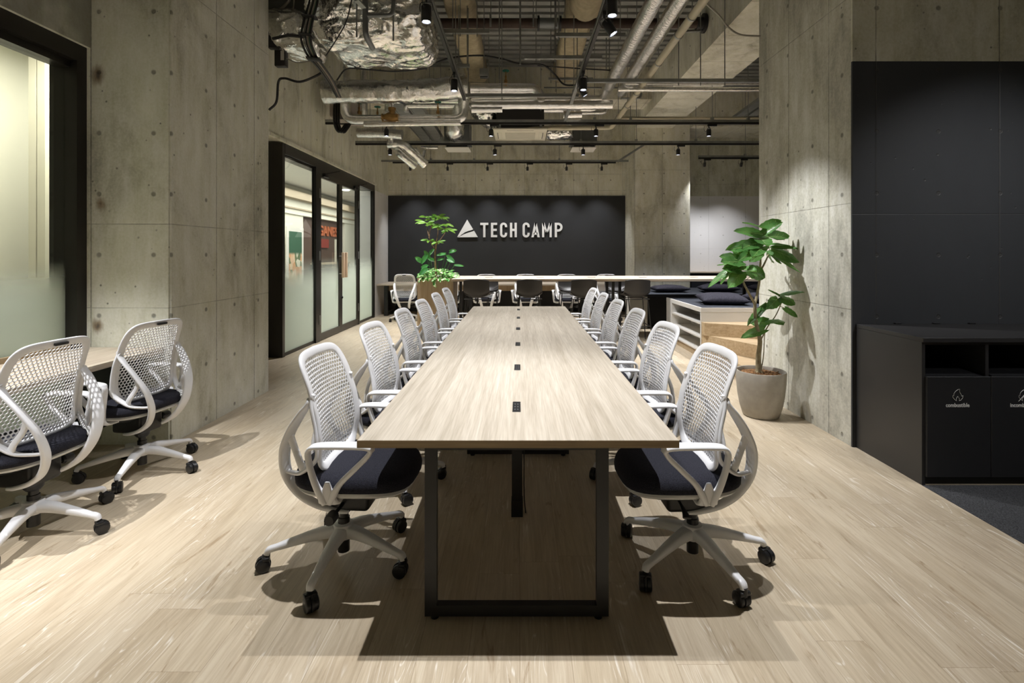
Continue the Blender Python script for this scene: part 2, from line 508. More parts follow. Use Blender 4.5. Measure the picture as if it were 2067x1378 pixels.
class MB:
    def __init__(self):
        self.v = []
        self.f = []
        self.mi = []

    def add(self, verts, faces, mi=0):
        o = len(self.v)
        self.v += [tuple(q) for q in verts]
        self.f += [tuple(i + o for i in f) for f in faces]
        self.mi += [mi] * len(faces)
        return self

    def box(self, a, b, mi=0):
        x0, y0, z0 = a
        x1, y1, z1 = b
        x0, x1 = min(x0, x1), max(x0, x1)
        y0, y1 = min(y0, y1), max(y0, y1)
        z0, z1 = min(z0, z1), max(z0, z1)
        v = [(x0, y0, z0), (x1, y0, z0), (x1, y1, z0), (x0, y1, z0), (x0, y0, z1), (x1, y0, z1), (x1, y1, z1), (x0, y1, z1)]
        return self.add(v, [(0, 3, 2, 1), (4, 5, 6, 7), (0, 1, 5, 4), (1, 2, 6, 5), (2, 3, 7, 6), (3, 0, 4, 7)], mi)

    def rbox(self, a, b, r=0.005, seg=2, mi=0):
        bm = bmesh.new()
        t = MB().box(a, b)
        vs = [bm.verts.new(q) for q in t.v]
        for f in t.f:
            bm.faces.new([vs[i] for i in f])
        bmesh.ops.bevel(bm, geom=bm.edges[:], offset=r, segments=seg, affect='EDGES', profile=0.5)
        bm.verts.index_update()
        self.add([q.co[:] for q in bm.verts], [[w.index for w in f.verts] for f in bm.faces], mi)
        bm.free()
        return self

    def prism(self, poly, z0, z1, mi=0):
        n = len(poly)
        v = [(p[0], p[1], z0) for p in poly] + [(p[0], p[1], z1) for p in poly]
        f = [tuple(reversed(range(n))), tuple(range(n, 2 * n))]
        f += [(i, (i + 1) % n, n + (i + 1) % n, n + i) for i in range(n)]
        return self.add(v, f, mi)

    def tube(self, pts, r, n=10, cap=True, mi=0):
        """round tube through points, r a number or list"""
        return self.sweep(pts, r, r, n=n, cap=cap, mi=mi)

    def sweep(self, pts, w, t, side=None, n=12, cap=True, closed=False, power=2.0, mi=0):
        """sweep a super-ellipse (half sizes w along 'side', t across it) along a path"""
        P = [Vector(p) for p in pts]
        m = len(P)
        ws = lerp_list(w, m) if isinstance(w, (list, tuple)) else [w] * m
        ts = lerp_list(t, m) if isinstance(t, (list, tuple)) else [t] * m
        verts = []
        prev = None
        for i, p in enumerate(P):
            a = P[(i - 1) % m] if closed or i > 0 else P[i]
            b = P[(i + 1) % m] if closed or i < m - 1 else P[i]
            tg = (b - a)
            tg = tg.normalized() if tg.length > 1e-9 else Vector((0, 0, 1))
            if side is not None:
                s = side(i, p) if callable(side) else Vector(side)
                s = s - tg * s.dot(tg)
            else:
                if prev is None:
                    s = tg.orthogonal()
                else:
                    s = prev - tg * prev.dot(tg)
            if s.length < 1e-6:
                s = tg.orthogonal()
            s.normalize()
            prev = s
            u = tg.cross(s)
            for k in range(n):
                ang = 2 * pi * k / n
                c, q = cos(ang), sin(ang)
                if power != 2.0:
                    c = math.copysign(abs(c) ** (2 / power), c)
                    q = math.copysign(abs(q) ** (2 / power), q)
                verts.append(p + s * (c * ws[i]) + u * (q * ts[i]))
        faces = []
        for i in range(m if closed else m - 1):
            j = (i + 1) % m
            for k in range(n):
                l = (k + 1) % n
                faces.append((i * n + k, i * n + l, j * n + l, j * n + k))
        if cap and not closed:
            faces.append(tuple(reversed(range(n))))
            faces.append(tuple(range((m - 1) * n, m * n)))
        return self.add(verts, faces, mi)

    def bar(self, a, b, w, h, up=(0, 0, 1), mi=0):
        a, b = Vector(a), Vector(b)
        t = (b - a).normalized()
        up = Vector(up)
        if abs(t.dot(up)) > 0.98:
            up = Vector((1, 0, 0))
        s = t.cross(up).normalized()
        u = s.cross(t)
        v = []
        for p in (a, b):
            for c, q in ((-1, -1), (1, -1), (1, 1), (-1, 1)):
                v.append(p + s * (c * w / 2) + u * (q * h / 2))
        return self.add(v, [(0, 3, 2, 1), (4, 5, 6, 7), (0, 1, 5, 4), (1, 2, 6, 5), (2, 3, 7, 6), (3, 0, 4, 7)], mi)

    def lathe(self, prof, c=(0, 0, 0), n=28, axis='z', mi=0, cap=True):
        v = []
        for r, h in prof:
            for k in range(n):
                a = 2 * pi * k / n
                q = (r * cos(a), r * sin(a), h)
                if axis == 'x':
                    q = (h, r * cos(a), r * sin(a))
                elif axis == 'y':
                    q = (r * sin(a), h, r * cos(a))
                v.append((q[0] + c[0], q[1] + c[1], q[2] + c[2]))
        f = []
        for i in range(len(prof) - 1):
            for k in range(n):
                l = (k + 1) % n
                f.append((i * n + k, i * n + l, (i + 1) * n + l, (i + 1) * n + k))
        if cap:
            f.append(tuple(reversed(range(n))))
            f.append(tuple(range((len(prof) - 1) * n, len(prof) * n)))
        return self.add(v, f, mi)

    def layers(self, loops, mi=0):
        """skin closed loops of equal count, capped"""
        n = len(loops[0])
        v = [p for lp in loops for p in lp]
        f = []
        for i in range(len(loops) - 1):
            for k in range(n):
                l = (k + 1) % n
                f.append((i * n + k, i * n + l, (i + 1) * n + l, (i + 1) * n + k))
        f.append(tuple(reversed(range(n))))
        f.append(tuple(range((len(loops) - 1) * n, len(loops) * n)))
        return self.add(v, f, mi)

    def xf(self, mtx):
        self.v = [tuple(mtx @ Vector(q)) for q in self.v]
        return self

    def build(self, name, mats, parent=None, smooth=38, loc=None):
        me = bpy.data.meshes.new(name)
        me.from_pydata(self.v, [], self.f)
        if not isinstance(mats, (list, tuple)):
            mats = [mats]
        for m in mats:
            me.materials.append(m)
        if any(self.mi):
            me.polygons.foreach_set('material_index', self.mi)
        bm = bmesh.new()
        bm.from_mesh(me)
        bmesh.ops.recalc_face_normals(bm, faces=bm.faces)
        if smooth:
            lim = R(smooth)
            for f in bm.faces:
                f.smooth = True
            for e in bm.edges:
                if len(e.link_faces) == 2 and e.calc_face_angle(0) > lim:
                    e.smooth = False
        bm.to_mesh(me)
        bm.free()
        me.update()
        o = bpy.data.objects.new(name, me)
        COL.objects.link(o)
        if parent is not None:
            o.parent = parent
        if loc is not None:
            o.location = loc
        return o


def tag(o, label, cat, group=None, kind=None):
    o['label'] = label
    o['category'] = cat
    if group:
        o['group'] = group
    if kind:
        o['kind'] = kind
    return o


def thing(name, label, cat, loc=(0, 0, 0), rotz=0.0, group=None):
    o = bpy.data.objects.new(name, None)
    o.empty_display_size = 0.1
    COL.objects.link(o)
    o.location = loc
    o.rotation_euler = (0, 0, rotz)
    return tag(o, label, cat, group)


def struct(name, mb, mats, smooth=30, parent=None):
    o = mb.build(name, mats, parent, smooth)
    if parent is None:
        o['kind'] = 'structure'
    return o


def struct_root(name, loc=(0, 0, 0)):
    o = bpy.data.objects.new(name, None)
    COL.objects.link(o)
    o.location = loc
    o['kind'] = 'structure'
    return o


def kids(o):
    return [c for c in bpy.data.objects if c.parent == o]


def copy_tree(o, parent=None, table=None):
    c = o.copy()
    COL.objects.link(c)
    c.parent = parent
    for ch in (table[o] if table and o in table else kids(o)):
        copy_tree(ch, c, table)
    return c


def dup(root, loc, rotz, label, group=None):
    c = copy_tree(root)
    c.location = loc
    c.rotation_euler = (0, 0, rotz)
    c['label'] = label
    if group:
        c['group'] = group
    return c


ORD = ['first', 'second', 'third', 'fourth', 'fifth', 'sixth', 'seventh', 'eighth']
# ------------------------------------------------------------------ area lights added to brighten the mall corridor and side hall outside
def area(name, loc, size, power, color=(1, 0.95, 0.86), rot=(0, 0, 0), sy=None):
    d = bpy.data.lights.new(name, 'AREA')
    d.energy = power
    d.color = color
    d.shape = 'RECTANGLE'
    d.size = size
    d.size_y = sy or size
    o = bpy.data.objects.new(name, d)
    o.location = loc
    o.rotation_euler = rot
    COL.objects.link(o)
    return o


area('corridor_fill', (-5.2, 14.0, 3.2), 2.2, 210, (1, 0.97, 0.93), (0, 0, 0), 10)  # added source without a fixture, lights the corridor
area('side_hall_fill', (-3.85, 4.5, 3.3), 0.4, 30, (1, 0.965, 0.91), (0, 0, 0), 1.1)  # unseen source added to brighten the cream wall behind the left window

# ------------------------------------------------------------------ room shell
YB = 12.52      # back wall
XL = -3.21      # plane of the left shop fronts
XCOL = -2.584   # inner face of the left column
XR = 2.427      # inner face of the right column
ZT = 5.05       # underside of the metal deck

struct('floor', MB().box((-3.45, -4, -0.12), (2.452, YB, 0)).box((2.452, 3.12, -0.12), (8, YB, 0)), M['floor'])
struct('floor_carpet', MB().box((2.452, -4, -0.12), (8, 3.12, 0.002)), M['carpet'])

# corrugated metal deck: ribs run across the room
mb = MB()
prof = []
y = -4.2
while y < YB + 0.2:
    prof += [(y, ZT), (y + 0.115, ZT), (y + 0.13, ZT + 0.07), (y + 0.185, ZT + 0.07)]
    y += 0.2
n = len(prof)
v = [(-3.6, a, b) for a, b in prof] + [(8.0, a, b) for a, b in prof]
mb.add(v, [(i, i + 1, n + i + 1, n + i) for i in range(n - 1)])
mb.box((-3.6, -4.2, ZT + 0.09), (8, YB + 0.2, ZT + 0.15))
struct('ceiling', mb, M['deck'], 0)

# back wall, its columns and beams
mb = MB().box((-3.6, YB, -0.05), (3.9, YB + 0.25, ZT + 0.1))
struct('wall_back', mb, M['conc_back'])
struct('wall_back_right', MB().box((3.9, YB, -0.05), (8.2, YB + 0.25, ZT + 0.1)), M['conc_bay'])
struct('wall_back_column', MB().box((2.575, 11.48, 0), (3.82, YB, ZT)), M['conc_backcol'])
struct('wall_left_return', MB().box((-3.55, 11.33, 0), (XL, YB, ZT)), M['conc_ret'])
struct('wall_left', MB().box((-3.55, 5.2, 2.93), (-3.20, 11.33, ZT)).box((-3.62, 5.2, 0), (-3.45, 6.92, 2.93))
       .box((-3.21, 5.2, 2.915), (-3.165, 11.33, 2.955)), M['conc_left'])
struct('wall_left_column', MB().box((-3.36, 3.80, 0), (XCOL, 5.264, ZT)), [M['conc_colL']])
# the camera-facing side of that column is its own pour, with a shallow joint at the corner
struct('wall_left_column_front', MB().box((-3.30, 3.785, 0), (-2.596, 3.80, ZT)), M['conc_front'])
struct('wall_left_lintel', MB().box((-3.6, -4, 2.93), (-3.17, 3.785, ZT)), M['conc_front'])
struct('wall_right_column', MB().box((XR, 3.75, 0), (XR + 0.62, 5.19, ZT)), M['conc_colR'])
struct('wall_right', MB().box((XR, 3.735, 0), (8, 3.75, ZT)).box((XR + 0.62, 3.75, 0), (8, 3.95, ZT)), M['conc_black'])
struct('wall_bay_side', MB().box((7.6, 3.95, 0), (7.8, YB, ZT)), M['conc_left'])
struct('wall_behind', MB().box((-3.6, -4.2, 0), (8.2, -4.0, ZT)), M['conc_back'])
struct('wall_far_right', MB().box((8.0, -4.2, 0), (8.2, 3.8, ZT)), M['conc_left'])
# concrete beams overhead
struct('trim_beam_long', MB().box((2.58, 0.2, 4.22), (3.42, 11.48, ZT + 0.02)), M['conc_beam'])
struct('trim_beam_bay', MB().box((3.82, 11.3, 4.22), (8, YB, ZT + 0.02)), M['conc_back'])
struct('trim_beam_cross', MB().box((-3.2, 10.0, 4.42), (2.58, 10.7, ZT + 0.02)), M['conc_back'])
# black feature panel on the back wall with a thin capping
struct('trim_black_panel', MB().box((XL + 0.003, YB - 0.04, 0.0), (2.575, YB + 0.01, 2.815)), M['board'])

# ------------------------------------------------------------------ left shop window beside the camera
GX = -3.29
w = struct_root('window_1', (XL, 0, 0))
w.location = (0, 0, 0)
MB().box((-3.40, 3.70, 0), (-3.20, 3.785, 2.93)).build('window_jamb', M['blackframe'], w, 0)
MB().box((-3.40, -4, 2.81), (-3.20, 3.70, 2.93)).box((-3.36, -4, 2.76), (-3.25, 3.70, 2.81)).build('window_header', M['blackframe'], w, 0)
MB().box((-3.40, -4, 0), (-3.27, 3.70, 0.10)).build('window_sill', M['blackframe'], w, 0)
MB().box((GX - 0.006, -4, 0.10), (GX + 0.006, 3.70, 2.76)).build('window_pane', M['glass1'], w, 0)

# what stands behind it: a side hall with pale wall, posts and a dark end panel
struct('wall_side_hall', MB().box((-4.95, -3, 0), (-4.8, 5.4, 3.36)), M['creamwall'])
struct('wall_side_hall_end', MB().box((-4.8, 5.2, 0), (-3.36, 5.26, 3.36)), M['grey'])
struct('ceiling_side_hall', MB().box((-4.95, -3, 3.36), (-3.40, 5.3, 3.45)), M['hallceil'])
struct('floor_side_hall', MB().box((-4.95, -3, -0.12), (-3.45, 5.3, 0)), M['hallfloor'])
p = thing('window_post', 'pale slim pair of upright posts behind the left window glass', 'post', (-4.42, 4.72, 0))
MB().box((-0.080, -0.03, 0), (-0.014, 0.05, 3.35)).build('wide_post', M['cream'], p, 0)
MB().box((0.0, -0.03, 0), (0.072, 0.05, 3.35)).build('slim_post', M['cream'], p, 0)
MB().box((-0.014, 0.0, 0), (0.0, 0.03, 3.35)).build('seal_strip', M['black'], p, 0)

# ------------------------------------------------------------------ entrance: glazed front with a pair of doors
FX0, FX1 = -3.47, -3.205
w = struct_root('window_2')
MB().box((FX0, 6.93, 0), (FX1 - 0.005, 7.0, 2.915)).build('window_jamb', M['blackframe'], w, 0)
MB().box((-3.27, 11.22, 0), (FX1, 11.33, 2.915)).build('window_end_jamb', M['blackframe'], w, 0)
MB().box((FX0, 7.0, 2.775), (FX1, 11.22, 2.915)).box((-3.30, 7.0, 2.74), (-3.25, 8.05, 2.775)).build('window_header', M['blackframe'], w, 0)
MB().box((-3.268, 8.05, 0), (FX1 + 0.005, 8.19, 2.775)).build('window_mullion', M['blackframe'], w, 0)
MB().box((-3.268, 10.17, 0), (FX1 + 0.005, 10.25, 2.775)).build('window_mullion', M['blackframe'], w, 0)
MB().box((-3.268, 7.0, 0), (FX1 - 0.02, 8.05, 0.045)).box((-3.268, 10.25, 0), (FX1 - 0.02, 11.22, 0.045)).build('window_sill', M['blackframe'], w, 0)
g = MB().box((-3.252, 7.0, 0.045), (-3.240, 8.05, 2.775)).build('window_pane', M['glass2'], w, 0)
g = MB().box((-3.252, 10.25, 0.045), (-3.240, 11.22, 2.775)).build('window_pane', M['glass2'], w, 0)
for i, (ya, yb) in enumerate(((8.195, 9.178), (9.182, 10.168))):
    d = struct_root('door_%d' % (i + 1))
    st = 0.075
    m = MB().box((-3.255, ya, 0.01), (-3.205, ya + st, 2.72)).box((-3.255, yb - st, 0.01), (-3.205, yb, 2.72))
    m.box((-3.255, ya + st, 0.01), (-3.205, yb - st, 0.12)).box((-3.255, ya + st, 2.64), (-3.205, yb - st, 2.72))
    m.build('door_frame', M['bronze'], d, 0)
    MB().box((-3.236, ya + st, 0.12), (-3.224, yb - st, 2.64)).build('door_pane', M['glass2'], d, 0)
    hy = yb - st / 2 - 0.03 if i == 0 else ya + st / 2 + 0.03
    m = MB().rbox((-3.16, hy - 0.03, 0.98), (-3.115, hy + 0.03, 1.43), 0.008)
    m.build('door_handle', M['handle'], d)
    MB().lathe([(0.009, -3.21), (0.009, -3.155)], (0, hy, 1.05), 10, 'x').lathe([(0.009, -3.21), (0.009, -3.155)], (0, hy, 1.36), 10, 'x').build('handle_standoff', M['galv'], d)
    # hinges and closer
    hz_y = ya - 0.004 if i == 0 else yb + 0.004
    MB().lathe([(0.012, 0.27), (0.012, 0.42)], (-3.2, hz_y, 0), 10).lathe([(0.012, 2.3), (0.012, 2.45)], (-3.2, hz_y, 0), 10).lathe([(0.012, 1.3), (0.012, 1.45)], (-3.2, hz_y, 0), 10).build('door_hinge', M['galv'], d)
    cy = ya + 0.12 if i == 0 else yb - 0.30
    MB().rbox((-3.205, cy, 2.655), (-3.155, cy + 0.2, 2.715), 0.006).bar((-3.18, cy + 0.1, 2.72), (-3.05, cy + 0.35, 2.80), 0.02, 0.012).build('door_closer', M['black'], d)
    if i == 1:
        MB().lathe([(0.02, -3.21), (0.02, -3.185), (0.012, -3.18)], (0, ya + st / 2, 0.62), 14, 'x').build('door_lock', M['plastic'], d)
    # header above each leaf
MB().box((-3.268, 8.19, 2.72), (FX1, 10.17, 2.775)).build('window_transom', M['blackframe'], w, 0)
# slanting wire stubs left in the concrete above
# ------------------------------------------------------------------ mall corridor beyond the doors
struct('floor_corridor', MB().box((-16, 5.3, -0.12), (-3.45, 34, -0.004)), M['hallfloor'])
struct('ceiling_corridor', MB().box((-6.6, 5.3, 3.35), (-3.55, 34, 3.45)), M['hallceil'])
struct('wall_corridor_back', MB().box((-16, 34, 0), (-3.5, 34.2, 3.4)), M['creamwall'])
struct('wall_corridor_shops', MB().box((-7.0, 5.3, 0), (-6.6, 15.6, 2.55)).box((-7.0, 19.3, 0), (-6.6, 34, 2.55)), M['creamwall'])
struct('wall_corridor_bulkhead', MB().box((-7.0, 5.3, 2.55), (-6.55, 34, 3.4)), M['creamwall'])
struct('trim_bulkhead', MB().box((-6.62, 5.3, 2.98), (-6.35, 34, 3.2)).box((-6.55, 5.3, 2.70), (-6.50, 34, 2.74)), M['tanpanel'])
struct('wall_shop_recess', MB().box((-7.4, 15.6, 0), (-6.7, 19.3, 2.55)), M['brown'])
t = thing('shop_sign', 'orange lettered shop sign on the brown shopfront seen through the door glass', 'sign', (-6.69, 17.0, 2.02))


def text_mesh(s, size, depth, bold=0.0, align='LEFT', sx=1.0):
    c = bpy.data.curves.new('txt', 'FONT')
    c.body = s
    c.size = size
    c.extrude = depth
    c.offset = bold
    c.align_x = align
    c.resolution_u = 3
    o = bpy.data.objects.new('txt', c)
    COL.objects.link(o)
    dg = bpy.context.evaluated_depsgraph_get()
    me = bpy.data.meshes.new_from_object(o.evaluated_get(dg))
    bpy.data.objects.remove(o, do_unlink=True)
    me.transform(Matrix.Diagonal((sx, 1, 1, 1)))
    return me


def text_obj(name, s, size, depth, mat, parent, loc, rot, bold=0.0, align='LEFT', sx=1.0):
    me = text_mesh(s, size, depth, bold, align, sx)
    me.materials.clear()
    me.materials.append(mat)
    o = bpy.data.objects.new(name, me)
    COL.objects.link(o)
    o.parent = parent
    o.location = loc
    o.rotation_euler = rot
    return o


text_obj('sign_lettering', 'GANESH', 0.46, 0.03, M['orange'], t, (0.0, 0, 0), (R(90), 0, R(90)), 0.012, 'LEFT', 1.2)
MB().box((-0.005, 0.1, -0.42), (0.04, 0.85, -0.12)).build('red_sign_box', M['red'], t, 0)
MB().box((-0.005, 1.5, -1.1), (0.03, 2.1, -0.1)).build('menu_board', M['cream'], t, 0)
t = thing('poster_stand', 'tall white framed food poster stand in the corridor outside the glass', 'poster stand', (-6.3, 14.3, 0))
MB().box((-0.03, -0.45, 0.0), (0.0, 0.62, 2.14)).build('frame', M['shelf'], t, 0)
MB().box((0.0, -0.32, 0.12), (0.008, 0.49, 2.02)).build('print', M['poster'], t, 0)
MB().box((-0.2, -0.45, -0.004), (0.2, 0.62, 0.03)).build('base', M['shelf'], t, 0)
for i, (yy, xx) in enumerate(((10.2, -5.0), (15.6, -5.3), (22.5, -5.6), (18.5, -4.6))):
    o = MB().lathe([(0.11, 3.33), (0.11, 3.36)], (xx, yy, 0), 20).build('ceiling_downlight', M['downlight'], None)
    tag(o, 'small round downlight glowing in the corridor ceiling beyond the doors', 'downlight', 'corridor downlights')
t = thing('shop_counter', 'dark brown shop counter and cream notice seen through the far door pane', 'counter', (-6.2, 17.2, 0))
MB().box((-0.4, -0.9, 0), (0.0, 1.4, 1.05)).build('counter_body', M['brown'], t, 0)
MB().box((-0.45, -0.95, 1.05), (0.03, 1.45, 1.1)).build('counter_top', M['tanpanel'], t, 0)
# ------------------------------------------------------------------ white mesh task chair
def chair_surface(a, h):
    """shell of the backrest: a = sideways metres, h = height above z = 0.455; +x is forward"""
    H = 0.52
    t = h / H
    key = [(-0.06, 0.045), (0.0, -0.010), (0.12, -0.050), (0.28, -0.046), (0.5, -0.058), (0.75, -0.092), (1.0, -0.142), (1.1, -0.160)]
    for (t0, x0), (t1, x1) in zip(key, key[1:]):
        if t <= t1:
            q = (t - t0) / (t1 - t0)
            i = key.index((t0, x0))
            m0 = (key[min(i + 1, len(key) - 1)][1] - key[max(i - 1, 0)][1]) / (key[min(i + 1, len(key) - 1)][0] - key[max(i - 1, 0)][0]) * (t1 - t0)
            m1 = (key[min(i + 2, len(key) - 1)][1] - key[i][1]) / (key[min(i + 2, len(key) - 1)][0] - key[i][0]) * (t1 - t0)
            x = (2 * q ** 3 - 3 * q * q + 1) * x0 + (q ** 3 - 2 * q * q + q) * m0 + (-2 * q ** 3 + 3 * q * q) * x1 + (q ** 3 - q * q) * m1
            break
    curve = 0.036 * (a / 0.22) ** 2 * (1.0 - 0.25 * t)
    arch = -0.011 * (a / 0.22) ** 2 * max(0.0, t) ** 2
    return Vector((x + curve, a, 0.455 + h + arch))


def chair_normal(a, h):
    e = 0.004
    da = chair_surface(a + e, h) - chair_surface(a - e, h)
    dh = chair_surface(a, h + e) - chair_surface(a, h - e)
    n = dh.cross(da)
    return n.normalized()        # points backwards (-x) or forwards; sign handled below


def half_w(h):
    t = max(0.0, min(1.0, h / 0.52))
    return 0.192 + 0.026 * sin(pi * min(1.0, 0.25 + t * 0.62)) - 0.002 * t


def outline(nn=72, inset=0.0):
    out = []
    for k in range(nn):
        ang = 2 * pi * k / nn
        p = 7.5 if sin(ang) > 0 else 5.5
        cx = math.copysign(abs(cos(ang)) ** (2 / p), cos(ang))
        sy = math.copysign(abs(sin(ang)) ** (2 / p), sin(ang))
        h = 0.27 + (0.25 - inset) * sy
        out.append(((half_w(h) - inset) * cx, h))
    return out


def inside(a, h, inset):
    hh = (h - 0.27) / (0.25 - inset)
    aa = a / (half_w(h) - inset)
    p = 7.5 if hh > 0 else 5.5
    return abs(hh) ** p + abs(aa) ** p < 1.0


def make_mesh_panel():
    """honeycomb sheet with real oval holes, 4 mm thick"""
    px, rz = 0.0200, 0.0172
    vd, verts, faces = {}, [], []
    TH = 0.004

    def V(a, h, s):
        key = (round(a * 5e4), round(h * 5e4), s)
        if key not in vd:
            vd[key] = len(verts)
            hc = max(-0.02, min(0.55, h))
            verts.append(chair_surface(a, hc) + chair_normal(a, hc) * (TH / 2 * s))
        return vd[key]
    rows = int(0.52 / rz) + 2
    for r in range(rows):
        h = r * rz + 0.003
        for c in range(-14, 15):
            a = (c + (0.5 if r % 2 else 0)) * px
            if not inside(a, h, 0.010):
                continue
            hexa = [(a, h + rz * 0.667), (a + px / 2, h + rz * 0.333), (a + px / 2, h - rz * 0.333), (a, h - rz * 0.667), (a - px / 2, h - rz * 0.333), (a - px / 2, h + rz * 0.333)]
            # holes grow smaller toward the lowest band, which is solid
            k = max(0.0, min(1.0, (h - 0.035) / 0.10))
            if k < 0.02:
                for s in (1, -1):
                    q = [V(x, y, s) for x, y in hexa]
                    faces.append(q if s > 0 else q[::-1])
                continue
            sw = 0.64 + 0.16 * min(1, k)
            sh = 0.46 + 0.34 * k
            inner = [(a + (x - a) * (sw if i not in (0, 3) else 1), h + (y - h) * sh) for i, (x, y) in enumerate(hexa)]
            for i in range(6):
                j = (i + 1) % 6
                o0, o1, i0, i1 = hexa[i], hexa[j], inner[i], inner[j]
                faces.append([V(*o0, 1), V(*o1, 1), V(*i1, 1), V(*i0, 1)])
                faces.append([V(*o1, -1), V(*o0, -1), V(*i0, -1), V(*i1, -1)])
                faces.append([V(*i0, 1), V(*i1, 1), V(*i1, -1), V(*i0, -1)])
    return MB().add(verts, faces)


def super_loop(cx, cy, rx, ry, z, n=40, p=3.0, zf=None):
    lp = []
    for k in range(n):
        a = 2 * pi * k / n
        c = math.copysign(abs(cos(a)) ** (2 / p), cos(a))
        s = math.copysign(abs(sin(a)) ** (2 / p), sin(a))
        x, y = cx + rx * c, cy + ry * s
        lp.append((x, y, z + (zf(x, y) if zf else 0)))
    return lp


def make_caster():
    m = MB()
    for s in (-1, 1):
        m.lathe([(0.012, s * 0.006), (0.0285, s * 0.006), (0.030, s * 0.010), (0.030, s * 0.022), (0.026, s * 0.0255), (0.012, s * 0.0262)], (-0.014, 0, 0.030), 20, 'y')
    m.lathe([(0.0325, -0.0045), (0.0325, 0.0045)], (-0.014, 0, 0.031), 20, 'y')
    m.lathe([(0.009, 0.03), (0.011, 0.062), (0.011, 0.082)], (0.004, 0, 0), 12)
    m.rbox((-0.020, -0.026, 0.048), (0.012, 0.026, 0.0655), 0.006)
    return m


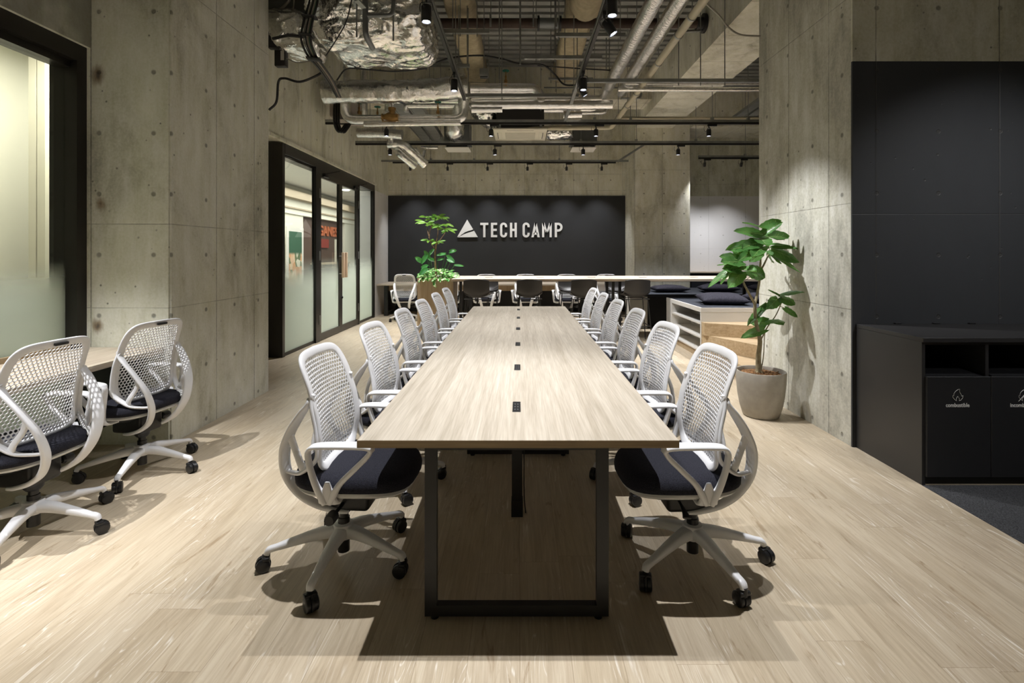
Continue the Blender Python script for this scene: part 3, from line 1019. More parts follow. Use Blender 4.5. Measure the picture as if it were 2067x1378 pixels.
def make_chair():
    t = thing('office_chair', 'white chair', 'office chair')
    # --- backrest
    b = make_mesh_panel().build('backrest', M['mesh'], t, 50)
    m = MB()
    loop = outline(80, 0.010)
    pts = [chair_surface(a, h) for a, h in loop]
    nrm = [chair_normal(a, h) for a, h in loop]
    m.sweep(pts, [0.0085] * 80, [0.021] * 80, side=lambda i, p: nrm[i], n=12, closed=True, power=3.0)
    fr = m.build('back_frame', M['white'], t, 60)
    # solid lower tongue of the shell and the thin parting line of the rim
    lp = MB().rbox((-0.010, -0.035, -0.007), (0.004, 0.035, 0.007), 0.003)
    q = chair_surface(0, 0.505)
    lp.xf(Matrix.Translation(q + Vector((-0.012, 0, 0.002))) @ Matrix.Rotation(R(-14), 4, 'Y')).build('label_plate', M['plastic'], fr)
    # --- curved rear supports, one each side, with the strut that closes the eye
    for s in (-1, 1):
        top = chair_surface(s * 0.205, 0.345)
        path = [top + Vector((0.004, s * 0.002, 0.022)), top + Vector((-0.012, s * 0.005, -0.012)), (-0.100, s * 0.206, 0.735), (-0.154, s * 0.187, 0.655), (-0.197, s * 0.158, 0.560),
                (-0.203, s * 0.128, 0.450), (-0.158, s * 0.104, 0.355), (-0.085, s * 0.092, 0.300), (0.0, s * 0.078, 0.270), (0.05, s * 0.070, 0.262)]
        P = catmull(path, 6)
        sd = [Vector((0.35, 0.1 * s, 0.9)), Vector((0.5, -0.3 * s, 0.6)), Vector((0.55, -0.75 * s, 0.1)), Vector((0.4, -0.9 * s, 0)), Vector((0.25, -1.0 * s, 0)), Vector((0.1, -1.0 * s, 0)), Vector((0, -1.0 * s, 0)), Vector((0, -1.0 * s, 0.0))]
        SD = [lerp_list(sd, len(P))[i] for i in range(len(P))]
        m = MB().sweep(P, [0.012, 0.020, 0.024, 0.026, 0.028, 0.028, 0.026, 0.024, 0.022, 0.018], [0.008, 0.009, 0.0095, 0.010, 0.011, 0.012, 0.012, 0.012, 0.011, 0.009],
                       side=lambda i, p: SD[i], n=14, power=2.8)
        # lower leg of the eye: down the shell edge, then back to meet the band
        e = [top + Vector((-0.002, s * 0.006, 0.004))]
        for hh in (0.30, 0.23, 0.16, 0.10):
            e.append(chair_surface(s * (half_w(hh) + 0.004), hh) + Vector((-0.010, s * 0.003, 0)))
        e += [Vector((-0.068, s * 0.202, 0.508)), Vector((-0.112, s * 0.182, 0.476)), Vector((-0.158, s * 0.150, 0.462)), Vector((-0.200, s * 0.134, 0.462))]
        m.sweep(catmull(e, 5), [0.012, 0.014, 0.015, 0.016, 0.018, 0.019, 0.019, 0.018, 0.014], [0.008] * 9, side=(0.1, s, 0.25), n=10, power=2.6)
        # strut across the eye
        st = [(-0.163, s * 0.180, 0.636), (-0.142, s * 0.178, 0.580), (-0.112, s * 0.192, 0.525), (-0.095, s * 0.190, 0.490)]
        m.sweep(catmull(st, 5), [0.018, 0.015, 0.016, 0.020], [0.008] * 4, side=(0.9, 0, 0.4), n=10, power=2.6)
        m.build('back_support', M['white'], t, 60)
        # --- armrest: flat pad on a triangular loop
        m = MB()
        yy = s * 0.282
        m.sweep(catmull([(-0.030, yy, 0.613), (-0.018, yy, 0.626), (0.02, yy, 0.631), (0.10, yy - s * 0.004, 0.632), (0.18, yy - s * 0.010, 0.630), (0.218, yy - s * 0.013, 0.622), (0.226, yy - s * 0.013, 0.606)], 5),
                [0.022, 0.026, 0.029, 0.031, 0.032, 0.029, 0.021], [0.007, 0.0085, 0.0095, 0.010, 0.010, 0.009, 0.008], side=(0, 1, 0), n=14, power=3.2)
        m.sweep(catmull([(-0.028, yy, 0.620), (-0.036, yy, 0.595), (-0.026, yy - s * 0.004, 0.530), (-0.008, yy - s * 0.012, 0.465), (0.010, yy - s * 0.022, 0.420), (0.022, yy - s * 0.032, 0.388)], 5),
                [0.018, 0.018, 0.015, 0.016, 0.020, 0.022], [0.0085, 0.010, 0.011, 0.012, 0.015, 0.012], side=(0, 1, 0), n=12, power=2.8)
        m.sweep(catmull([(0.222, yy - s * 0.013, 0.616), (0.206, yy - s * 0.014, 0.586), (0.150, yy - s * 0.016, 0.530), (0.092, yy - s * 0.020, 0.472), (0.062, yy - s * 0.026, 0.425), (0.046, yy - s * 0.034, 0.388)], 5),
                [0.018, 0.018, 0.015, 0.015, 0.019, 0.022], [0.0085, 0.0105, 0.0115, 0.012, 0.015, 0.012], side=(0, 1, 0), n=12, power=2.8)
        # foot plate, tucked under the seat pan
        m.sweep(catmull([(0.038, yy - s * 0.016, 0.476), (0.034, yy - s * 0.030, 0.400), (0.034, yy - s * 0.055, 0.378), (0.034, yy - s * 0.12, 0.372)], 5),
                [0.010, 0.040, 0.045, 0.038], [0.006, 0.013, 0.010, 0.007], side=(1, 0, 0), n=12, power=3.2)
        m.build('armrest', M['white'], t, 60)
    # --- seat
    def dome(x, y):
        q = max(0.0, x - 0.16)
        return -0.9 * q * q - 0.10 * y * y + 0.012 * max(0, -x - 0.08)
    cx, rx, ry = 0.085, 0.262, 0.250
    loops = [super_loop(cx, 0, rx * 0.93, ry * 0.93, 0.418, zf=dome), super_loop(cx, 0, rx * 0.995, ry * 0.995, 0.430, zf=dome), super_loop(cx, 0, rx, ry, 0.448, zf=dome),
             super_loop(cx, 0, rx * 0.975, ry * 0.97, 0.468, zf=dome), super_loop(cx, 0, rx * 0.90, ry * 0.89, 0.481, zf=dome), super_loop(cx, 0, rx * 0.75, ry * 0.72, 0.486, zf=dome),
             super_loop(cx, 0, rx * 0.4, ry * 0.4, 0.484, zf=dome), super_loop(cx, 0, rx * 0.1, ry * 0.1, 0.482, zf=dome)]
    MB().layers(loops).build('seat', M['seat'], t, 70)
    loops = [super_loop(cx - 0.005, 0, rx * 0.80, ry * 0.78, 0.392, zf=dome), super_loop(cx, 0, rx * 0.93, ry * 0.93, 0.400, zf=dome), super_loop(cx, 0, rx * 0.965, ry * 0.965, 0.412, zf=dome), super_loop(cx, 0, rx * 0.95, ry * 0.95, 0.421, zf=dome)]
    MB().layers(loops).build('seat_pan', M['offwhite'], t, 60)
    # --- mechanism
    m = MB().rbox((-0.075, -0.085, 0.262), (0.145, 0.085, 0.385), 0.02, 3)
    m.layers([super_loop(0.12, 0, 0.13, 0.135, 0.345, 24), super_loop(0.12, 0, 0.17, 0.17, 0.365, 24), super_loop(0.12, 0, 0.18, 0.18, 0.395, 24)])
    m.lathe([(0.030, 0.225), (0.042, 0.24), (0.05, 0.30)], (0, 0, 0), 20)
    mech = m.build('tilt_mechanism', M['plastic'], t, 40)
    MB().lathe([(0.008, -0.20), (0.008, -0.08)], (0.03, 0, 0.300), 10, 'y').lathe([(0.020, -0.235), (0.024, -0.225), (0.024, -0.185), (0.016, -0.175)], (0.03, 0, 0.300), 16, 'y').build('tension_knob', M['plastic'], mech)
    MB().sweep(catmull([(0.11, 0.06, 0.345), (0.11, 0.15, 0.335), (0.115, 0.21, 0.33), (0.12, 0.245, 0.325)], 4), [0.006, 0.006, 0.012, 0.018], [0.005, 0.005, 0.005, 0.004], side=(1, 0, 0), n=10).build('height_lever', M['plastic'], mech)
    # --- column and five star base
    MB().lathe([(0.0265, 0.045), (0.0265, 0.20), (0.021, 0.202), (0.021, 0.285)], (0, 0, 0), 20).build('gas_column', M['plastic'], t)
    m = MB().lathe([(0.034, 0.105), (0.047, 0.112), (0.050, 0.150), (0.043, 0.172), (0.028, 0.176)], (0, 0, 0), 24)
    ct = MB()
    for k in range(5):
        a = 2 * pi * k / 5
        dx, dy = cos(a), sin(a)
        P = catmull([(0.02 * dx, 0.02 * dy, 0.140), (0.10 * dx, 0.10 * dy, 0.136), (0.20 * dx, 0.20 * dy, 0.117), (0.285 * dx, 0.285 * dy, 0.098), (0.318 * dx, 0.318 * dy, 0.090), (0.327 * dx, 0.327 * dy, 0.072)], 5)
        m.sweep(P, [0.034, 0.027, 0.021, 0.0165, 0.0165, 0.014], [0.028, 0.024, 0.018, 0.013, 0.013, 0.013], side=(-dy, dx, 0), n=12, power=3.0)
    m.build('base', M['white'], t, 50)
    cas = make_caster()
    first = None
    rnd = random.Random(3)
    for k in range(5):
        a = 2 * pi * k / 5
        if first is None:
            first = cas.build('caster', M['plastic'], t, 40)
            c = first
        else:
            c = first.copy()
            COL.objects.link(c)
        c.location = (0.327 * cos(a), 0.327 * sin(a), 0)
        c.rotation_euler = (0, 0, rnd.uniform(0, 2 * pi))
    return t


chair0 = make_chair()
chair_parts = {chair0: kids(chair0)}
for c in list(chair_parts[chair0]):
    chair_parts[c] = kids(c)
chair_used = [False]


def place_chair(x, y, rz, label, group, spin=0.0):
    """rz turns the seat, spin turns the star base"""
    if not chair_used[0]:
        c = chair0
        c.location = (x, y, 0)
        c.rotation_euler = (0, 0, rz)
        c['label'] = label
        c['group'] = group
        chair_used[0] = True
    else:
        c = copy_tree(chair0, None, chair_parts)
        c.location = (x, y, 0)
        c.rotation_euler = (0, 0, rz)
        c['label'] = label
        c['group'] = group
    bpy.context.view_layer.update()
    rnd = random.Random(int(x * 1000) + int(y * 77))
    k = 0
    for ch in c.children:
        nm = ch.name.split('.')[0]
        if nm == 'base':
            ch.rotation_euler = (0, 0, spin - rz)
        elif nm == 'caster':
            a = 2 * pi * k / 5 + spin - rz
            k += 1
            ch.location = (0.327 * cos(a), 0.327 * sin(a), 0)
            ch.rotation_euler = (0, 0, rnd.uniform(0, 2 * pi))
    return c


# twelve chairs along the long table; rows counted from the camera
LX = [-0.812, -0.800, -0.795, -0.80, -0.795, -0.80]
LYAW = [-3, -4, -2, -3, -2, -3]
LSPIN = [-22, 10, 30, 5, 40, 20]
RSPIN = [0, 25, -10, 15, 30, 5]
WHERE = ['nearest the camera', 'second from camera', 'third from camera', 'fourth from camera', 'fifth from camera', 'farthest from camera']
for i in range(6):
    place_chair(LX[i], 2.364 + 0.8 * i, R(LYAW[i]), 'white mesh office chair on the left side of the long table, %s' % WHERE[i], 'chairs along the long table', R(LSPIN[i]))
for i in range(6):
    place_chair(0.795, 2.355 + 0.8 * i, R(180 - LYAW[i]), 'white mesh office chair on the right side of the long table, %s' % WHERE[i], 'chairs along the long table', R(RSPIN[i]))
place_chair(-2.45, 2.58, R(176), 'white mesh chair at the left window counter, cut off by the picture edge', 'chairs at the window counter', 0)
place_chair(-2.455, 3.33, R(170), 'white mesh chair at the left window counter, beside the concrete column', 'chairs at the window counter', R(-3))
BX = [(-2.39, 'white mesh chair at the back wall desk, between door wall and wooden planter'), (-1.52, 'white mesh chair at the back wall desk, mostly hidden behind the wooden planter'),
      (-0.69, 'white mesh chair at the back wall desk, first right of the planter'), (0.125, 'white mesh chair at the back wall desk, second right of the planter'),
      (0.98, 'white mesh chair at the back wall desk, third right of the planter'), (1.80, 'white mesh chair at the back wall desk, fourth right of the planter')]
for i, (x, lb) in enumerate(BX):
    place_chair(x, 10.70, R(90 + (3, -2, 2, 0, -3, -4)[i]), lb, 'chairs at the back wall desk', R(15 * i))

# ------------------------------------------------------------------ long meeting table
t = thing('meeting_table', 'long pale oak meeting table with black square loop legs', 'table', (0, 0, 0))
t0, t1, tw0, tw1 = 1.902, 6.703, -0.604, 0.592
m = MB().rbox((tw0, t0, 0.6905), (tw1, t1, 0.720), 0.0012, 1)
m.build('tabletop', [M['table']], t, 20)
MB().box((tw0 - 0.0008, t0 - 0.0012, 0.691), (tw1 + 0.0008, t0, 0.7185)).box((tw0 - 0.001, t0, 0.691), (tw0, t1, 0.7185)).box((tw1, t0, 0.691), (tw1 + 0.001, t1, 0.7185)).build('edge_band', M['tedge'], t, 0)
for yy in (1.977, 3.575, 5.00, 6.60):
    m = MB().box((-0.367, yy, 0.012), (-0.321, yy + 0.032, 0.6905)).box((0.298, yy, 0.012), (0.344, yy + 0.032, 0.6905))
    m.box((-0.321, yy, 0.012), (0.298, yy + 0.032, 0.054)).box((-0.321, yy, 0.655), (0.298, yy + 0.032, 0.6905))
    f = m.build('leg_frame', M['black'], t, 0)
    for xx in (-0.33, 0.305):
        MB().lathe([(0.016, 0), (0.016, 0.013)], (xx, yy + 0.016, 0), 12).build('foot', M['plastic'], f)
m = MB().box((-0.042, 2.75, 0.02), (0.014, 2.80, 0.685)).box((-0.045, 2.745, 0.0), (0.017, 2.805, 0.085))
r = m.build('cable_riser', M['black'], t, 0)
MB().tube(catmull([(0.03, 2.77, 0.68), (0.024, 2.765, 0.4), (0.024, 2.77, 0.12), (0.032, 2.77, 0.01)], 5), 0.003, 6).build('power_cord', M['cable'], r)
for i in range(6):
    yy = 2.314 + 0.8 * i
    m = MB().rbox((-0.032, yy - 0.075, 0.7195), (0.004, yy + 0.075, 0.7225), 0.001, 1)
    o = m.build('table_outlet', M['plastic'], t, 0)
    s = MB()
    for (ax, ay) in ((-0.021, 0.035), (-0.008, 0.035), (-0.021, -0.005), (-0.008, -0.005), (-0.021, -0.045), (-0.008, -0.045)):
        s.box((ax - 0.0025, yy + ay - 0.008, 0.7223), (ax + 0.0025, yy + ay + 0.008, 0.7229))
    s.build('socket', M['galvdark'], o, 0)

# ------------------------------------------------------------------ left window counter
t = thing('window_counter', 'pale oak counter fixed under the left shop window', 'counter')
MB().rbox((-3.26, -1.2, 0.683), (-2.63, 3.784, 0.720), 0.0015, 1).build('countertop', wood('oak_counter', 1, (0.50, 0.41, 0.31), (0.60, 0.51, 0.40), (0.68, 0.60, 0.48)), t, 20)
MB().box((-3.27, -1.2, 0.7205), (-3.235, 3.69, 0.755)).build('back_ledge', M['tedge'], t, 0)
for yb_ in (3.70, 0.9):
    MB().box((-3.2, yb_, 0.25), (-2.75, yb_ + 0.04, 0.683)).build('bracket', M['black'], t, 0)

# ------------------------------------------------------------------ black waste cabinet at right
t = thing('waste_cabinet', 'long black waste sorting cabinet against the black painted wall', 'cabinet', (0, 0, 0))
cx0, cy0, cy1 = 2.453, 3.123, 3.733
MB().box((cx0, cy0 + 0.0, 0.0), (cx0 + 0.020, cy1, 0.872)).build('side_panel', M['cab'], t, 0)
MB().rbox((cx0 - 0.001, cy0 - 0.012, 0.872), (3.9, cy1, 0.900), 0.002, 1).build('worktop', M['cab'], t, 0)
MB().box((cx0 + 0.02, cy1 - 0.02, 0.05), (3.9, cy1, 0.872)).build('back_panel', M['cab'], t, 0)
MB().box((cx0 + 0.02, cy0 + 0.02, 0.0), (3.9, cy0 + 0.04, 0.05)).build('plinth', M['black'], t, 0)
MB().box((cx0 + 0.02, cy0 + 0.005, 0.855), (3.9, cy0 + 0.02, 0.872)).build('top_rail', M['cab'], t, 0)
for x in (2.845, 3.255, 3.66):
    MB().box((x, cy0 + 0.005, 0.05), (x + 0.020, cy1 - 0.02, 0.855)).build('divider', M['cab'], t, 0)
# sloping chute lips behind the openings
for i in range(3):
    xa = cx0 + 0.02 + i * 0.41 + (0.0 if i == 0 else 0.002)
    MB().bar((xa + 0.195, cy0 + 0.02, 0.66), (xa + 0.195, cy0 + 0.30, 0.70), 0.36, 0.006).build('chute_lip', M['plastic'], t, 0)


def flame(parent, x, z, strike):
    """outlined flame pictogram drawn as a bent wire 3 mm proud of the door"""
    y = cy0 - 0.0185
    def pt(a, b):
        return (x + a * 0.0245, y, z + b * 0.0265)
    pts = [(-0.35, -1.25), (-0.75, -1.0), (-1.25, -0.45), (-1.25, 0.0), (-0.98, -0.1), (-0.95, 0.45), (-0.55, 0.95), (0.1, 1.35), (0.45, 1.4), (0.42, 0.95), (0.55, 0.55), (0.85, 0.15), (0.92, -0.2), (1.28, -0.05), (1.18, -0.6), (0.75, -1.1), (0.35, -1.25),
           (0.38, -0.85), (0.2, -0.5), (0.0, -0.22), (-0.25, -0.5), (-0.4, -0.85), (-0.35, -1.25)]
    P = [Vector(pt(*q)) for q in pts]
    m = MB().sweep(P, 0.0013, 0.0011, side=(0, 1, 0), n=4, cap=True)
    if strike:
        m.sweep([Vector(pt(-1.35, -1.4)), Vector(pt(1.35, 1.45))], 0.0015, 0.0015, side=(0, 1, 0), n=4)
    m.build('flame_pictogram', M['print'], parent, 0)


doors = [(2.470, 2.8605, 'combustible'), (2.8635, 3.268, 'incombustible'), (3.271, 3.68, '')]
for i, (xa, xb, s) in enumerate(doors):
    d = MB().rbox((xa, cy0 - 0.016, 0.055), (xb, cy0 + 0.004, 0.665), 0.0025, 1).build('door', M['cabdoor'], t, 0)
    if s:
        xc = 2.657 if i == 0 else 3.058
        flame(d, xc, 0.553, i == 1)
        text_obj('lettering', s, 0.0335, 0.0006, M['print'], d, (xc, cy0 - 0.017, 0.482), (R(90), 0, 0), 0.0006, 'CENTER', 0.88)
# black caps and clips on the worktop
for i, x in enumerate((2.75, 3.03, 3.29)):
    tag(MB().rbox((x - 0.025, 3.715, 0.9), (x + 0.025, 3.734, 0.909), 0.003, 1).build('worktop_clip', M['plastic'], None, 0), 'small black clip at the back of the cabinet top, %s from the left' % ORD[i], 'clip', 'clips on the cabinet top')

# ------------------------------------------------------------------ back desk, bar table, stools
t = thing('wall_desk', 'long low oak desk along the black back wall', 'desk')
MB().rbox((-3.20, 11.45, 0.69), (2.57, 12.47, 0.722), 0.0015, 1).build('desktop', M['bar'], t, 20)
MB().box((-3.0, 11.75, 0.55), (2.45, 11.78, 0.69)).build('modesty_panel', M['oakv'], t, 0)
for x in (-3.06, -1.15, 0.37, 2.2):
    m = MB().box((x, 11.55, 0), (x + 0.08, 11.62, 0.69)).box((x, 12.25, 0), (x + 0.08, 12.32, 0.69)).box((x, 11.62, 0.02), (x + 0.08, 12.25, 0.08))
    m.build('leg_frame', M['black'], t, 0)

t = thing('bar_table', 'very long high oak bar table crossing the room in front of the back wall', 'bar table')
MB().rbox((-1.098, 8.22, 0.962), (4.3, 9.42, 1.0), 0.0015, 1).build('tabletop', M['bar'], t, 20)
MB().box((-1.08, 8.24, 0.955), (4.25, 9.40, 0.962)).build('subframe', M['black'], t, 0)
for x in (-0.98, 1.555, 1.665, 4.0):
    m = MB().box((x - 0.022, 8.50, 0), (x + 0.022, 8.545, 0.955)).box((x - 0.022, 9.10, 0), (x + 0.022, 9.145, 0.955)).box((x - 0.022, 8.545, 0.01), (x + 0.022, 9.10, 0.05))
    m.build('leg_frame', M['black'], t, 0)
for i in range(6):
    x = -0.53 + 0.885 * i
    MB().box((x - 0.065, 8.82, 0.9995), (x + 0.065, 8.90, 1.003)).build('table_outlet', M['plastic'], t, 0)


def make_stool():
    t = thing('bar_stool', 'x', 'bar stool')
    # shell: seat pan running up into a low back
    prof = [(0.205, 0.705), (0.195, 0.722), (0.14, 0.716), (0.05, 0.708), (-0.06, 0.708), (-0.13, 0.722), (-0.175, 0.765), (-0.198, 0.84), (-0.215, 0.93), (-0.225, 0.985), (-0.228, 1.005)]
    P = catmull([(a, 0, b) for a, b in prof], 4)
    verts, faces = [], []
    nw = 14
    for s in (0, 1):
        for i, p in enumerate(P):
            tt = i / (len(P) - 1)
            w = 0.200 + 0.008 * sin(pi * min(1, tt * 1.2))
            if tt > 0.88:
                w *= (1 - ((tt - 0.88) / 0.12) ** 3 * 0.16)
            if tt < 0.08:
                w *= (1 - ((0.08 - tt) / 0.08) ** 2 * 0.14)
            tg = (P[min(i + 1, len(P) - 1)] - P[max(i - 1, 0)]).normalized()
            nv = Vector((-tg.z, 0, tg.x))
            if nv.z < 0 and tt < 0.3:
                nv = -nv
            for k in range(nw + 1):
                u = k / nw * 2 - 1
                q = Vector((p.x, u * w, p.z))
                up = (0.022 + 0.05 * max(0, min(1, (tt - 0.12) / 0.3))) * abs(u) ** 2.5
                if tt > 0.5:
                    q.x += 0.045 * u * u * (0.6 + 0.4 * tt) 
                    q.z += 0.072 * abs(u) ** 2.5 * max(0, 1 - (tt - 0.5) / 0.25)
                    q.z -= 0.012 * abs(u) ** 4 * (tt - 0.5) * 2
                else:
                    q.z += up
                q += Vector((tg.z, 0, -tg.x)) * (0.006 * s)
                verts.append(q)
    m_ = len(P)
    row = nw + 1
    for s in (0, 1):
        o = s * m_ * row
        for i in range(m_ - 1):
            for k in range(nw):
                faces.append((o + i * row + k, o + i * row + k + 1, o + (i + 1) * row + k + 1, o + (i + 1) * row + k))
    o = m_ * row
    for i in range(m_ - 1):
        faces.append((i * row, (i + 1) * row, o + (i + 1) * row, o + i * row))
        faces.append((i * row + nw, o + i * row + nw, o + (i + 1) * row + nw, (i + 1) * row + nw))
    for k in range(nw):
        faces.append((k, o + k, o + k + 1, k + 1))
        b = (m_ - 1) * row
        faces.append((b + k, b + k + 1, o + b + k + 1, o + b + k))
    MB().add(verts, faces).build('seat_shell', M['stool'], t, 60)
    rr = 0.0085
    MB().tube(catmull([(0.15, 0.165, 0.690), (0.0, 0.195, 0.690), (-0.15, 0.19, 0.692), (-0.19, 0.12, 0.694), (-0.195, 0, 0.694), (-0.19, -0.12, 0.694), (-0.15, -0.19, 0.692), (0.0, -0.195, 0.690), (0.15, -0.165, 0.690), (0.17, 0, 0.690)], 4, True), 0.007, 8).build('seat_ring', M['black'], t)
    for sx, sy in ((1, 1), (1, -1), (-1, 1), (-1, -1)):
        MB().tube([(sx * 0.155, sy * 0.165, 0.690), (sx * 0.215, sy * 0.225, 0.0)], rr, 8).build('leg', M['black'], t)
    z = 0.27
    k = 1 - z / 0.69
    a, b = 0.155 + 0.06 * k, 0.165 + 0.06 * k
    MB().tube([(a, b, z), (a, -b, z)], 0.0075, 8).tube([(-a, b, z), (-a, -b, z)], 0.0075, 8).tube([(a, b, z), (-a, b, z)], 0.0075, 8).tube([(a, -b, z), (-a, -b, z)], 0.0075, 8).build('footrest', M['black'], t)
    return t


stool0 = make_stool()
bpy.context.view_layer.update()
SX = [-0.677, 0.147, 1.014, 1.846]
for i, x in enumerate(SX):
    lb = 'dark brown bar stool on the near side of the bar table, %s from the planter' % ORD[i]
    if i == 0:
        stool0.location = (x, 8.20, 0)
        stool0.rotation_euler = (0, 0, R(90))
        stool0['label'] = lb
        stool0['group'] = 'stools at the bar table'
    else:
        dup(stool0, (x, 8.20, 0), R(90 + (2, -2, 1)[i - 1]), lb, 'stools at the bar table')
for i, x in enumerate((-0.60, 0.17, 0.93, 1.80)):
    dup(stool0, (x, 9.46, 0), R(-90 + (2, -3, 2, 0)[i]), 'dark bar stool on the far side of the bar table, %s from the planter' % ORD[i], 'stools at the bar table')

# ------------------------------------------------------------------ right bay: bench with shelves, steps, carpeted seat, cushions
t = thing('shelf_bench', 'white bench with open side shelves and dark carpeted top beside the potted tree', 'bench')
bx, by0, by1, bz = 2.42, 6.83, 8.44, 0.662
MB().box((bx, by0, bz - 0.01), (4.6, by1, bz + 0.022)).build('carpet_top', M['darkcarpet'], t, 0)
MB().box((bx - 0.002, by0 - 0.002, bz - 0.035), (4.6, by0 + 0.02, bz + 0.024)).box((bx - 0.002, by0 + 0.02, bz - 0.035), (bx + 0.02, by1, bz + 0.024)).build('top_rim', M['shelf'], t, 0)
MB().box((bx, by0, 0), (4.6, by0 + 0.018, bz - 0.035)).build('front_panel', M['shelf'], t, 0)
MB().box((bx, by1 - 0.30, 0.0), (bx + 0.30, by1, bz - 0.035)).build('end_panel', M['shelf'], t, 0)
MB().box((bx + 0.30, by0 + 0.018, 0.0), (bx + 0.315, by1, bz - 0.035)).build('shelf_back', M['shelf'], t, 0)
MB().box((bx, by0 + 0.018, 0.0), (bx + 0.30, by0 + 0.035, bz - 0.035)).build('upright', M['shelf'], t, 0)
for z in (0.09, 0.275, 0.46):
    MB().box((bx + 0.003, by0 + 0.035, z), (bx + 0.30, by1 - 0.30, z + 0.02)).build('shelf', M['shelf'], t, 0)
MB().box((bx + 0.02, by0 + 0.035, 0.0), (bx + 0.03, by1 - 0.30, 0.09)).build('plinth', M['oakv'], t, 0)

t = thing('oak_steps', 'fanned oak steps rising to the white shelf bench', 'steps')
for z0, z1, poly in ((0.0, 0.17, [(2.44, 6.826), (2.46, 5.62), (4.4, 5.35), (4.4, 6.826)]), (0.17, 0.335, [(2.425, 6.826), (2.80, 5.98), (4.4, 5.62), (4.4, 6.826)]), (0.335, 0.50, [(2.425, 6.826), (2.425, 6.72), (3.02, 6.42), (4.4, 6.05), (4.4, 6.826)])):
    MB().prism(poly, z0, z1).build('step', M['step'], t, 0)

t = thing('carpet_bench', 'low dark carpeted bench with pale end in front of the back column', 'bench')
MB().box((2.07, 9.62, 0.0), (2.40, 9.98, 0.60)).build('pale_end', M['shelf'], t, 0)
MB().box((2.40, 9.75, 0.0), (6.2, 11.46, 0.60)).build('bench_body', plain('dark_bench_side', (0.018, 0.019, 0.022), 0.8), t, 0)
MB().box((2.07, 9.60, 0.60), (2.40, 9.98, 0.645)).box((2.40, 9.60, 0.60), (6.2, 11.46, 0.645)).build('carpet_top', M['darkcarpet'], t, 0)
t = thing('bay_tier', 'upper dark carpeted tier under the white painted bay wall', 'bench')
MB().box((3.86, 11.50, 0.0), (6.4, 12.1, 0.80)).build('tier_body', M['darkcarpet'], t, 0)
t = thing('bay_ledge', 'thin oak ledge running under the white painted bay wall', 'ledge')
MB().box((3.85, 12.12, 0.945), (7.5, YB - 0.003, 0.975)).build('ledge_top', M['bar'], t, 0)
MB().box((3.9, 12.45, 0.0), (7.5, YB - 0.003, 0.945)).build('ledge_panel', M['black'], t, 0)


def cushion(w, d, h, seed):
    """square pillow: pinched corners, swollen middle, a few folds"""
    n = 20
    m = MB()
    verts, faces = [], []
    for s in (1, -1):
        for j in range(n + 1):
            for i in range(n + 1):
                u, v = i / n * 2 - 1, j / n * 2 - 1
                e = (1 - abs(u) ** 2.6) * (1 - abs(v) ** 2.6)
                pin = 1 - 0.07 * (1 - abs(u * v)) * max(abs(u), abs(v)) ** 3
                z = h / 2 * max(0, e) ** 0.5
                nz = noise.noise(Vector((u * 2.2 + seed, v * 2.2, s))) * 0.012 * e
                verts.append((u * w / 2 * pin, v * d / 2 * pin, s * z + nz))
    r = n + 1
    for s in (0, 1):
        o = s * r * r
        for j in range(n):
            for i in range(n):
                q = (o + j * r + i, o + j * r + i + 1, o + (j + 1) * r + i + 1, o + (j + 1) * r + i)
                faces.append(q if s == 0 else q[::-1])
    m.add(verts, faces)
    o = m.build('cushion', M['velvet'], None, 70)
    bm = bmesh.new()
    bm.from_mesh(o.data)
    bmesh.ops.remove_doubles(bm, verts=bm.verts, dist=0.0006)
    bm.to_mesh(o.data)
    bm.free()
    return o


CU = [((2.93, 7.42, bz + 0.098), 0.66, 0.58, 0.15, -8, 4, 'large dark velvet cushion lying on the shelf bench top, nearest the camera'),
      ((2.98, 10.2, 0.716), 0.70, 0.50, 0.14, 3, 0, 'dark velvet cushion alone on the carpeted bench, nearest the bar stools'),
      ((3.95, 10.2, 0.722), 0.74, 0.50, 0.15, -5, 0, 'dark velvet cushion on the carpeted bench, behind the large front cushion'),
      ((4.15, 11.0, 0.706), 0.40, 0.40, 0.12, 20, 0, 'small dark cushion at the back of the carpeted bench against the tier'),
      ((4.95, 10.3, 0.722), 0.55, 0.50, 0.15, 10, 0, 'dark velvet cushion on the carpeted bench, half hidden by the fig trunk'),
      ((3.66, 7.6, bz + 0.098), 0.55, 0.5, 0.15, 12, 0, 'dark velvet cushion on the shelf bench, cut off by the concrete column')]
for i, (p, w_, d_, h_, rz, rx, lb) in enumerate(CU):
    o = cushion(w_, d_, h_, i * 3.7)
    o.location = p
    o.rotation_euler = (R(rx), 0, R(rz))
    tag(o, lb, 'cushion', 'velvet cushions on the benches')

# ------------------------------------------------------------------ back wall sign
def zx(q):
    return (900 + q / 4.593 - VX) * 12.45 / F


def zz(q):
    return EYE - (380 + q / 4.593 - VY) * 12.45 / F


sg = thing('wall_sign', 'white raised TECH CAMP lettering with triangle emblem on the black panel', 'sign', (0, 0, 0))
SY0, SY1 = YB - 0.085, YB - 0.055


def poly_y(m, pts, mi=0):
    n = len(pts)
    v = [(zx(a), SY0, zz(b)) for a, b in pts] + [(zx(a), SY1, zz(b)) for a, b in pts]
    f = [tuple(range(n)), tuple(reversed(range(n, 2 * n)))] + [(i, (i + 1) % n, n + (i + 1) % n, n + i) for i in range(n)]
    return m.add(v, f, mi)


up = [(198, 290), (253, 381), (235, 388), (205, 396), (175, 408), (150, 424), (133, 440), (105, 452)]
lo = [(262, 393), (296, 452), (110, 454), (140, 440), (165, 428), (195, 415), (222, 407), (245, 400)]
m = MB()
poly_y(m, up)
poly_y(m, lo)
m.build('triangle_emblem', M['sign'], sg, 0)
SW = 21


